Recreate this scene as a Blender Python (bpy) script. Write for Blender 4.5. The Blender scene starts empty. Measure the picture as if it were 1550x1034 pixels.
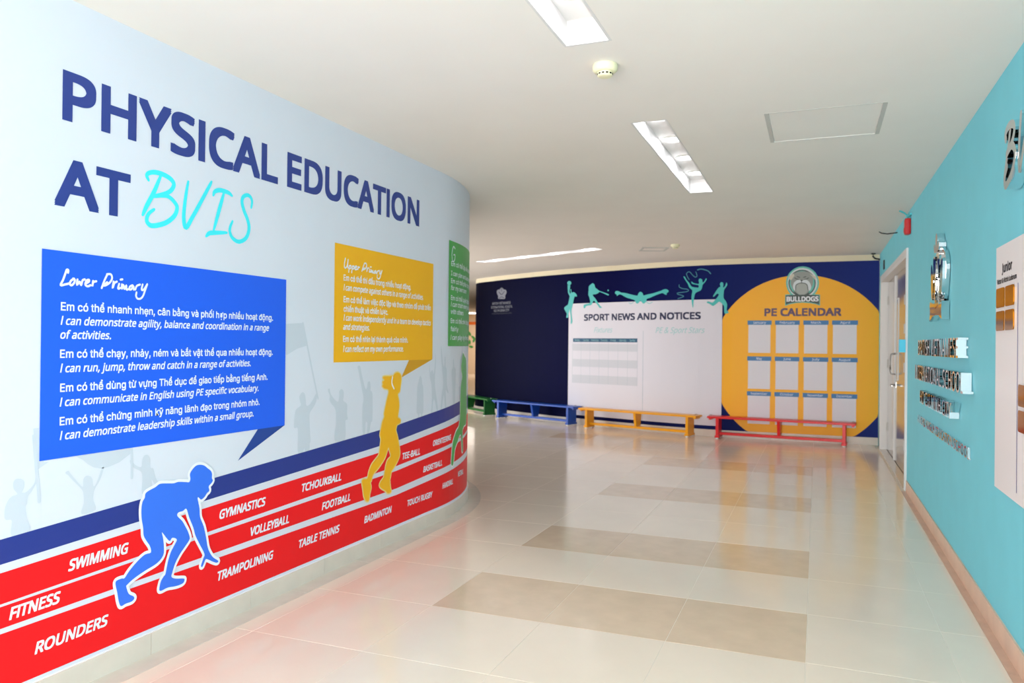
import bpy, bmesh, math, random
from mathutils import Vector, Matrix
from mathutils.geometry import tessellate_polygon
random.seed(7)
S = bpy.context.scene
COL = S.collection

# ------------------------------------------------------------------ camera
cam = bpy.data.objects.new('camera', bpy.data.cameras.new('camera'))
COL.objects.link(cam); S.camera = cam
cam.data.sensor_width = 36.0
cam.data.lens = 1160.0 / 1550.0 * 36.0
cam.data.clip_start = 0.05
cam.data.dof.use_dof = True; cam.data.dof.focus_distance = 3.0; cam.data.dof.aperture_fstop = 4.5
YAW, PITCH, ROLL, EYE = -0.3789, 0.0034, 0.0106, 1.3
fw = Vector((math.sin(YAW)*math.cos(PITCH), math.cos(YAW)*math.cos(PITCH), math.sin(PITCH)))
rt = Vector((math.cos(YAW), -math.sin(YAW), 0)); up = rt.cross(fw)
r2 = rt*math.cos(ROLL) + up*math.sin(ROLL); u2 = -rt*math.sin(ROLL) + up*math.cos(ROLL)
M = Matrix((r2, u2, -fw)).transposed().to_4x4(); M.translation = (0, 0, EYE)
cam.matrix_world = M

# ------------------------------------------------------------------ light and exposure
w = bpy.data.worlds.new('world'); S.world = w; w.use_nodes = True
bg = w.node_tree.nodes['Background']
bg.inputs[0].default_value = (0.97, 0.98, 1.0, 1); bg.inputs[1].default_value = 3.0

def area(name, loc, direction, sx, sy, power, color=(1, 1, 1)):
    l = bpy.data.lights.new(name, 'AREA'); l.shape = 'RECTANGLE'; l.size = sx; l.size_y = sy
    l.energy = power; l.color = color
    o = bpy.data.objects.new(name, l); COL.objects.link(o); o.location = loc
    o.rotation_euler = Vector(direction).to_track_quat('-Z', 'Z').to_euler()
    return o
LAMP_W = 1.5
area('entrance_daylight', (-0.9, -4.6, 1.3), (0, 1, 0.06), 5.0, 2.8, 385, (1.0, 0.972, 0.965))
area('side_hall_fill', (-9.6, 10.2, 1.4), (1, 0.0, 0), 5.0, 2.2, 38, (0.95, 0.97, 1.0))  # added fill that lifts the far wall; no known window behind it
S.view_settings.view_transform = 'Standard'
S.view_settings.look = 'None'
S.view_settings.exposure = 0.52
S.view_settings.gamma = 1.0
S.view_settings.use_curve_mapping = False

# ------------------------------------------------------------------ materials
def lin(c):
    return tuple((v/12.92 if v <= 0.04045 else ((v+0.055)/1.055)**2.4) for v in [x/255.0 for x in c]) + (1,)
def mat(name, rgb, rough=0.5, metal=0.0, spec=0.5, noise=0.0, scale=8.0, bump=0.0, emit=None, coat=0.0, detail=4.0, objvar=0.0):
    m = bpy.data.materials.new(name); m.use_nodes = True
    nt = m.node_tree; b = nt.nodes['Principled BSDF']; c = lin(rgb)
    b.inputs['Base Color'].default_value = c
    b.inputs['Roughness'].default_value = rough
    b.inputs['Metallic'].default_value = metal
    b.inputs['Specular IOR Level'].default_value = spec
    b.inputs['Coat Weight'].default_value = coat
    if noise or bump:
        tc = nt.nodes.new('ShaderNodeTexCoord'); nz = nt.nodes.new('ShaderNodeTexNoise')
        nz.inputs['Scale'].default_value = scale; nz.inputs['Detail'].default_value = detail
        nt.links.new(tc.outputs['Object'], nz.inputs['Vector'])
        if noise:
            rp = nt.nodes.new('ShaderNodeValToRGB')
            rp.color_ramp.elements[0].position = 0.3; rp.color_ramp.elements[1].position = 0.7
            rp.color_ramp.elements[0].color = tuple(v*(1-noise) for v in c[:3]) + (1,)
            rp.color_ramp.elements[1].color = tuple(min(1, v*(1+noise)) for v in c[:3]) + (1,)
            nt.links.new(nz.outputs['Fac'], rp.inputs['Fac'])
            src = rp.outputs['Color']
            if objvar:
                oi = nt.nodes.new('ShaderNodeObjectInfo'); hs = nt.nodes.new('ShaderNodeHueSaturation')
                mr = nt.nodes.new('ShaderNodeMapRange')
                mr.inputs[3].default_value = 1-objvar; mr.inputs[4].default_value = 1+objvar
                nt.links.new(oi.outputs['Random'], mr.inputs[0]); nt.links.new(mr.outputs[0], hs.inputs['Value'])
                nt.links.new(src, hs.inputs['Color']); src = hs.outputs['Color']
            nt.links.new(src, b.inputs['Base Color'])
        if bump:
            bp = nt.nodes.new('ShaderNodeBump'); bp.inputs['Strength'].default_value = bump; bp.inputs['Distance'].default_value = 0.002
            nt.links.new(nz.outputs['Fac'], bp.inputs['Height']); nt.links.new(bp.outputs['Normal'], b.inputs['Normal'])
    if emit:
        b.inputs['Emission Color'].default_value = lin(emit[0]); b.inputs['Emission Strength'].default_value = emit[1]
    return m
MT = {}
def reg(name, *a, **k): MT[name] = mat(name, *a, **k)
reg('ceiling_paint', (240, 235, 228), 0.85, noise=0.015, scale=2.0)
reg('cream_paint', (232, 220, 190), 0.8, noise=0.02, scale=3.0)
reg('beige_paint', (238, 214, 186), 0.7, noise=0.02, scale=3.0)
reg('mural_white', (224, 228, 240), 0.42, spec=0.35, noise=0.01, scale=3.0)
reg('teal_paint', (122, 214, 229), 0.6, spec=0.35, noise=0.02, scale=4.0, bump=0.05)
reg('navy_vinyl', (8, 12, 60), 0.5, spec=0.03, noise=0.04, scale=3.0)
reg('floor_base', (232, 222, 206), 0.6, noise=0.03)
reg('tile_light', (240, 225, 206), 0.14, spec=0.75, noise=0.025, scale=3.0, objvar=0.012, bump=0.03)
reg('tile_dark', (222, 198, 171), 0.15, spec=0.75, noise=0.06, scale=7.0, objvar=0.02, bump=0.03, detail=8)
reg('border_brown', (205, 172, 150), 0.3, noise=0.10, scale=9.0)
reg('border_grey', (214, 206, 194), 0.15, noise=0.05, scale=9.0)
reg('skirting_cream', (226, 216, 203), 0.3, noise=0.04, scale=8.0)
reg('skirting_tan', (224, 190, 165), 0.35, noise=0.06, scale=8.0)
reg('print_white', (246, 247, 252), 0.45)
reg('print_text_white', (240, 244, 255), 0.5)
reg('print_title', (40, 62, 142), 0.45)
reg('print_cyan', (62, 238, 250), 0.45)
reg('print_blue', (28, 98, 242), 0.42)
reg('print_fold_blue', (30, 66, 150), 0.45)
reg('print_runner_blue', (52, 118, 244), 0.42)
reg('print_orange', (255, 187, 2), 0.42)
reg('print_fold_orange', (222, 160, 20), 0.45)
reg('print_fold_light', (244, 222, 150), 0.45)
reg('print_green', (62, 170, 76), 0.42)
reg('print_band_navy', (32, 52, 140), 0.42)
reg('print_red', (246, 26, 32), 0.45, spec=0.2)
reg('print_crowd', (207, 215, 227), 0.45)
reg('print_navy_text', (30, 34, 74), 0.5)
reg('print_teal', (70, 190, 186), 0.5)
reg('print_teal_pale', (150, 205, 205), 0.5)
reg('print_teal_ribbon', (60, 130, 150), 0.5)
reg('print_table_head', (14, 82, 118), 0.5)
reg('print_table_cell', (204, 206, 214), 0.5)
reg('print_grid', (178, 190, 200), 0.5)
reg('print_circle', (255, 182, 34), 0.45, spec=0.3)
reg('print_sheet', (226, 223, 230), 0.5)
reg('print_header', (60, 122, 176), 0.5)
reg('print_plum', (92, 70, 100), 0.5)
reg('badge_teal', (104, 196, 182), 0.5)
reg('badge_pale', (216, 224, 226), 0.5)
reg('badge_dark', (66, 78, 74), 0.5)
reg('badge_grey', (150, 156, 150), 0.5)
reg('badge_jaw', (172, 178, 172), 0.5)
reg('badge_ear', (206, 202, 184), 0.5)
reg('crest_grey', (116, 118, 128), 0.5)
reg('crest_dark', (36, 40, 60), 0.5)
reg('notice_white', (222, 219, 228), 0.45)
reg('chrome', (232, 234, 236), 0.06, metal=1.0)
reg('steel', (150, 150, 148), 0.3, metal=1.0)
reg('gold_mirror', (166, 106, 18), 0.10, metal=0.9)
reg('board_white', (238, 234, 234), 0.4)
reg('ink_black', (22, 20, 30), 0.5)
reg('purple_line', (84, 70, 150), 0.5)
reg('door_frame_paint', (226, 226, 224), 0.4)
reg('door_leaf_paint', (202, 200, 196), 0.12, metal=0.6, noise=0.02, scale=4)
reg('door_glass', (150, 172, 178), 0.08, metal=0.4)
reg('dark_gap', (52, 46, 42), 0.7)
reg('detector_plastic', (238, 234, 196), 0.45)
reg('black_plastic', (18, 18, 20), 0.4)
reg('red_plastic', (206, 14, 22), 0.35)
reg('teal_bracket', (70, 190, 196), 0.5)
reg('cyan_plastic', (70, 205, 235), 0.45)
reg('wall_box', (96, 110, 118), 0.5)
reg('grey_plastic', (198, 198, 192), 0.5)
reg('bench_red', (226, 22, 28), 0.35, noise=0.03, scale=10)
reg('bench_yellow', (242, 164, 8), 0.35, noise=0.03, scale=10)
reg('bench_blue', (20, 76, 178), 0.35, noise=0.03, scale=10)
reg('bench_green', (14, 104, 34), 0.35, noise=0.03, scale=10)
reg('rubber_white', (230, 230, 224), 0.6)
reg('slot_white', (226, 224, 222), 0.7)
reg('lamp_glow', (255, 255, 255), 0.5, emit=((238, 240, 255), 3.0))
reg('leaf_decal', (70, 160, 80), 0.5)
reg('orange_stripe', (240, 120, 40), 0.5)

# the far vinyl fades from near black to navy along its length
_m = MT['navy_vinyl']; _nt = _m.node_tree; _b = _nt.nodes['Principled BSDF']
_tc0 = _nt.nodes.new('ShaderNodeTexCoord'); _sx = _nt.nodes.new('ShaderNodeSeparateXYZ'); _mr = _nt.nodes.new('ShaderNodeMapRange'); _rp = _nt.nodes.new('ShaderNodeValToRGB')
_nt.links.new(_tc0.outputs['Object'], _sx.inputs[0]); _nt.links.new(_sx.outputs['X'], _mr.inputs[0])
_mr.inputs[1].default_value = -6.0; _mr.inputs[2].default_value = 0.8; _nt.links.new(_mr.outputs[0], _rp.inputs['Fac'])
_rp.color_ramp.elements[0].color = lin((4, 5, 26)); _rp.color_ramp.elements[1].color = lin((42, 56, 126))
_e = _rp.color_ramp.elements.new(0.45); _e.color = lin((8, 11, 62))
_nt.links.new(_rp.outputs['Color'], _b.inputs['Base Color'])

# ------------------------------------------------------------------ helpers
def tag(o, label=None, cat=None, group=None, kind=None):
    if label: o['label'] = label
    if cat: o['category'] = cat
    if group: o['group'] = group
    if kind: o['kind'] = kind
    return o
def link(name, bm, m, parent=None, smooth=False):
    me = bpy.data.meshes.new(name); bm.to_mesh(me); bm.free()
    me.materials.append(MT[m])
    if smooth:
        for p in me.polygons: p.use_smooth = True
    o = bpy.data.objects.new(name, me); COL.objects.link(o)
    if parent is not None: o.parent = parent
    return o
def empty(name, loc=(0, 0, 0), rz=0.0):
    o = bpy.data.objects.new(name, None); COL.objects.link(o); o.location = loc; o.rotation_euler = (0, 0, rz); o.empty_display_size = 0.1
    return o
def box(bm, x0, x1, y0, y1, z0, z1, bev=0.0):
    vs = [bm.verts.new((x, y, z)) for x in (x0, x1) for y in (y0, y1) for z in (z0, z1)]
    fs = [bm.faces.new([vs[i] for i in q]) for q in ((0, 1, 3, 2), (4, 6, 7, 5), (0, 4, 5, 1), (2, 3, 7, 6), (0, 2, 6, 4), (1, 5, 7, 3))]
    if bev:
        es = {e for f in fs for e in f.edges}
        bmesh.ops.bevel(bm, geom=list(es), offset=bev, segments=2, affect='EDGES', profile=0.6)
    return vs
def boxo(name, m, b, parent=None, bev=0.0):
    bm = bmesh.new(); box(bm, *b, bev=bev); return link(name, bm, m, parent)
def prism(bm, pts, z0, z1):
    a = [bm.verts.new((x, y, z0)) for x, y in pts]; b = [bm.verts.new((x, y, z1)) for x, y in pts]; n = len(pts)
    for i in range(n): bm.faces.new((a[i], a[(i+1) % n], b[(i+1) % n], b[i]))
    bm.faces.new(a[::-1]); bm.faces.new(b)
def lathe(bm, prof, cx, cy, n=24):
    rings = []
    for r, z in prof:
        rings.append([bm.verts.new((cx+r*math.cos(2*math.pi*k/n), cy+r*math.sin(2*math.pi*k/n), z)) for k in range(n)])
    for a, b in zip(rings, rings[1:]):
        for k in range(n): bm.faces.new((a[k], a[(k+1) % n], b[(k+1) % n], b[k]))
    bm.faces.new(rings[0]); bm.faces.new(rings[-1])
def tube(bm, pts, r, n=8):
    P = [Vector(p) for p in pts]; rings = []
    for i, p in enumerate(P):
        t = (P[min(i+1, len(P)-1)] - P[max(i-1, 0)]).normalized()
        a = t.cross(Vector((0, 0, 1)));  a = a if a.length > 0.05 else t.cross(Vector((1, 0, 0)))
        a.normalize(); b = t.cross(a)
        rings.append([bm.verts.new(p + (a*math.cos(2*math.pi*k/n)+b*math.sin(2*math.pi*k/n))*r) for k in range(n)])
    for a, b in zip(rings, rings[1:]):
        for k in range(n): bm.faces.new((a[k], a[(k+1) % n], b[(k+1) % n], b[k]))
    bm.faces.new(rings[0]); bm.faces.new(rings[-1][::-1])
def catmull(P, n=4, closed=False):
    P = [Vector(p) for p in P]
    if len(P) < 3: return P
    Q = [P[-1]] + P + [P[0], P[1]] if closed else [2*P[0]-P[1]] + P + [2*P[-1]-P[-2]]
    out = []
    for i in range(1, len(Q)-2):
        a, b, c, d = Q[i-1:i+3]
        for k in range(n):
            t = k/n; out.append(0.5*((2*b)+(c-a)*t+(2*a-5*b+4*c-d)*t*t+(3*b-a-3*c+d)*t**3))
    if not closed: out.append(P[-1])
    return out

# walls are drawn as paths in plan; (s, z) are metres along the wall and up it
class Path:
    def __init__(self, pts, s0):
        self.p = [Vector(q) for q in pts]; self.s = [s0]
        for a, b in zip(self.p, self.p[1:]): self.s.append(self.s[-1]+(b-a).length)
        self.n = []
        sn = []
        for a, b in zip(self.p, self.p[1:]):
            t = (b-a).normalized(); sn.append(Vector((t.y, -t.x)))
        for i in range(len(self.p)):
            a = sn[max(i-1, 0)]; b = sn[min(i, len(sn)-1)]; m = (a+b).normalized()
            self.n.append(m / max(0.5, m.dot(a)))
    def at(self, s, off=0.0, z=0.0):
        S_ = self.s; i = 0
        lo, hi = 0, len(S_)-2
        while lo < hi:
            mid = (lo+hi+1)//2
            if S_[mid] <= s: lo = mid
            else: hi = mid-1
        i = lo; t = (s-S_[i])/(S_[i+1]-S_[i])
        p = self.p[i].lerp(self.p[i+1], t); n = self.n[i].lerp(self.n[i+1], t)
        q = p + n*off
        return Vector((q.x, q.y, z))
R0, XL = 2.25, -2.56
LEFT = Path([(XL, -2.5), (XL, 0.0), (XL, 5.0)] + [(XL-R0+R0*math.cos(math.radians(a)), 5+R0*math.sin(math.radians(a))) for a in [2.5*k for k in range(1, 37)]] + [(-9.0, 7.25)], -2.5)
fp = [(-12.3, 30), (-6.6, 15.5)] + [tuple(p) for p in catmull([(-6.6, 15.5), (-6.36, 14.3), (-6.29, 13.87), (-6.12, 13.53), (-5.8, 13.27), (-5.36, 12.97), (-4.7, 12.57), (-3.83, 12.12), (-2.96, 11.78), (-2.18, 11.50), (-1.38, 11.33), (-0.31, 11.31), (0.77, 11.33)], 4)][1:]
FAR = Path(fp, 0.0); _L = FAR.s[-1]; FAR.s = [v-_L for v in FAR.s]
RIGHT = Path([(0.77, 11.33), (0.77, -2.5)], -11.33)

def bend(bm, path, off):
    """bisect a flat (s, z) mesh at the path's knots, then lay it on the wall"""
    if bm.verts:
        s0 = min(v.co.x for v in bm.verts); s1 = max(v.co.x for v in bm.verts)
        for k in path.s:
            if s0+1e-4 < k < s1-1e-4:
                bmesh.ops.bisect_plane(bm, geom=bm.verts[:]+bm.edges[:]+bm.faces[:], plane_co=(k, 0, 0), plane_no=(1, 0, 0), dist=1e-6)
    for v in bm.verts:
        v.co = path.at(v.co.x, off + v.co.z, v.co.y)
def poly(bm, pts, z=0.0):
    vs = [bm.verts.new((p[0], p[1], z)) for p in pts]
    for t in tessellate_polygon([[Vector((p[0], p[1], 0)) for p in pts]]):
        try: bm.faces.new([vs[i] for i in t])
        except ValueError: pass
def stroke(bm, pts, wd, closed=False, taper=False, z=0.0):
    P = catmull([(p[0], p[1]) for p in pts], 4, closed) if len(pts) > 2 else [Vector((p[0], p[1])) for p in pts]
    n = len(P); L = []; Rr = []
    for i in range(n):
        a = P[(i-1) % n] if closed else P[max(i-1, 0)]; b = P[(i+1) % n] if closed else P[min(i+1, n-1)]
        t = (b-a)
        t = t.normalized() if t.length > 1e-9 else Vector((1, 0))
        h = wd/2
        if taper: h *= 0.62+0.5*math.sin(math.pi*i/(n-1))**0.6 if n > 1 else 1
        q = Vector((-t.y, t.x))*h
        zi = z + 2.5e-5*(i % 8)
        L.append(bm.verts.new((P[i].x+q.x, P[i].y+q.y, zi))); Rr.append(bm.verts.new((P[i].x-q.x, P[i].y-q.y, zi)))
    m = n if closed else n-1
    for i in range(m):
        j = (i+1) % n
        bm.faces.new((L[i], L[j], Rr[j], Rr[i]))
    if not closed:
        for e, d in ((0, -1), (n-1, 1)):
            c = P[e]; k = 6
            a = P[1]-P[0] if e == 0 else P[n-1]-P[n-2]
            h = (L[e].co-Rr[e].co).length/2; base = math.atan2((L[e].co.y-Rr[e].co.y), (L[e].co.x-Rr[e].co.x))
            vs = [bm.verts.new((c.x+h*math.cos(base - d*math.pi*q/k), c.y+h*math.sin(base - d*math.pi*q/k), z+2.5e-5*(e % 8+0.5))) for q in range(k+1)]
            bm.faces.new(vs)
def solid(bm, depth):
    """give a flat sheet a thickness towards +z (away from the wall)"""
    geo = bmesh.ops.extrude_face_region(bm, geom=bm.faces[:])
    for v in geo['geom']:
        if isinstance(v, bmesh.types.BMVert): v.co.z += depth
    bmesh.ops.recalc_face_normals(bm, faces=bm.faces[:])
def flat(name, path, m, shapes, parent=None, off=0.001, depth=0.0):
    """shapes: ('poly', pts) | ('stroke', pts, width[, closed])"""
    bm = bmesh.new()
    for q, sh in enumerate(shapes):
        if sh[0] == 'poly': poly(bm, sh[1])
        elif sh[0] == 'smooth': poly(bm, catmull([(p[0], p[1]) for p in sh[1]], 3, True))
        else:
            a = list(sh[3:])+[False, False][len(sh[3:]):]
            stroke(bm, sh[1], sh[2], a[0], a[1], q*4e-5)
    if depth: solid(bm, depth)
    bend(bm, path, off)
    return link(name, bm, m, parent)
def rect(s0, s1, z0, z1): return ('poly', [(s0, z0), (s1, z0), (s1, z1), (s0, z1)])

import os
def face(fn):
    """a typeface that ships inside Blender; its built-in one when that is missing"""
    try: return bpy.data.fonts.load(os.path.join(bpy.utils.system_resource('DATAFILES'), 'fonts', fn))
    except Exception: return None
FONT = {'noto': face('NotoSansHebrew-Regular.woff2'), 'inter': face('Inter.woff2')}
_tc = {}
def text_bm(s, font='noto', shear=0.0, res=3):
    caps = s.isupper()
    if font == 'noto' and FONT.get('noto'): s = s.replace('I', 'l')      # this face has a slab I; its l is the plain stroke wanted
    key = (s, font, shear, res, caps)
    if key not in _tc:
        c = bpy.data.curves.new('t', 'FONT'); c.body = s; c.size = 1.0; c.shear = shear; c.resolution_u = res
        if FONT.get(font): c.font = FONT[font]
        o = bpy.data.objects.new('t', c); COL.objects.link(o)
        dg = bpy.context.evaluated_depsgraph_get(); dg.update()
        _tc[key] = bpy.data.meshes.new_from_object(o.evaluated_get(dg))
        bpy.data.objects.remove(o); bpy.data.curves.remove(c)
    bm = bmesh.new(); bm.from_mesh(_tc[key])
    bmesh.ops.remove_doubles(bm, verts=bm.verts[:], dist=1e-5)
    if caps and 'l' in s:
        top = 0.714*_em(font)
        for v in bm.verts:
            if v.co.y > top*1.03: v.co.x -= (v.co.y-top)*shear; v.co.y = top
    return bm
_e = {}
def _em(font):
    if font not in _e:
        t = text_bm('H', font, 0, 1); _e[font] = max(v.co.y for v in t.verts)/0.714; t.free()
    return _e[font]
_cap = {}
def add_bm(dst, src):
    me = bpy.data.meshes.new('q'); src.to_mesh(me); src.free(); dst.from_mesh(me); bpy.data.meshes.remove(me)
def lettering(name, path, m, s, s0, s1, z0, z1, parent=None, off=0.001, bold=0.02, shear=0.0, depth=0.0, res=3, split=False, slope=0.0, font='noto', copies=8):
    """fit a string between s0..s1 with its baseline on z0 and its capitals reaching z1; bold = half the weight added, in cap heights"""
    if font not in _cap:
        h = text_bm('H', font, 0, 1); _cap[font] = (min(v.co.y for v in h.verts), max(v.co.y for v in h.verts)); h.free()
    y0, y1 = _cap[font]; r = bold*(z1-z0)
    src = text_bm(s, font, shear, res)
    x0 = min(v.co.x for v in src.verts); x1 = max(v.co.x for v in src.verts)
    kx = (s1-s0-2*r)/(x1-x0); kz = (z1-z0-2*r)/(y1-y0)
    for v in src.verts:
        v.co = Vector((s0+r+(v.co.x-x0)*kx, z0+r+(v.co.y-y0)*kz, 0.0)); v.co.y += (v.co.x-s0)*slope
    if split:
        src.faces.ensure_lookup_table(); seen = set(); groups = []
        for f in src.faces:
            if f.index in seen: continue
            st = [f]; seen.add(f.index); g = []
            while st:
                q = st.pop(); g.append(q)
                for e in q.edges:
                    for h in e.link_faces:
                        if h.index not in seen: seen.add(h.index); st.append(h)
            groups.append(g)
        groups.sort(key=lambda g: min(v.co.x for q in g for v in q.verts))
        parts = []
        for g in groups:
            b2 = bmesh.new(); mp = {}
            for q in g:
                vs = []
                for v in q.verts:
                    if v.index not in mp: mp[v.index] = b2.verts.new(v.co)
                    vs.append(mp[v.index])
                b2.faces.new(vs)
            parts.append(b2)
        src.free()
    else: parts = [src]
    out = None
    for b2 in parts:
        dst = bmesh.new(); offs = [(0, 0)]
        if bold and depth: offs = [(r*math.cos(0.3+2*math.pi*k/5), r*math.sin(0.3+2*math.pi*k/5)) for k in range(5)]
        elif bold and copies == 4: offs = [(-r, -r), (r, -r), (-r, r), (r, r)]
        elif bold: offs = [(-r, -r), (0, -r), (r, -r), (-r, 0), (r, 0), (-r, r), (0, r), (r, r)]
        for k, (dx, dz) in enumerate(offs):
            c2 = b2.copy()
            if depth: solid(c2, depth+0.00015*k)
            for v in c2.verts: v.co.x += dx; v.co.y += dz; v.co.z += (0 if depth else 6e-5*k)
            add_bm(dst, c2)
        b2.free(); bend(dst, path, off); out = link(name, dst, m, parent)
    return out
def sweep(name, path, i0, o0, o1, z0, z1, m, parent=None, s_from=None, s_to=None):
    ss = [s for s in path.s if (s_from is None or s > s_from+1e-4) and (s_to is None or s < s_to-1e-4)]
    if s_from is not None: ss = [s_from]+ss
    if s_to is not None: ss = ss+[s_to]
    bm = bmesh.new(); rings = []
    for s in ss:
        rings.append([bm.verts.new(path.at(s, o, z)) for o, z in ((o0, z0), (o1, z0), (o1, z1), (o0, z1))])
    for a, b in zip(rings, rings[1:]):
        for k in range(4): bm.faces.new((a[k], a[(k+1) % 4], b[(k+1) % 4], b[k]))
    bm.faces.new(rings[0]); bm.faces.new(rings[-1][::-1])
    bmesh.ops.recalc_face_normals(bm, faces=bm.faces[:])
    return link(name, bm, m, parent)

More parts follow.
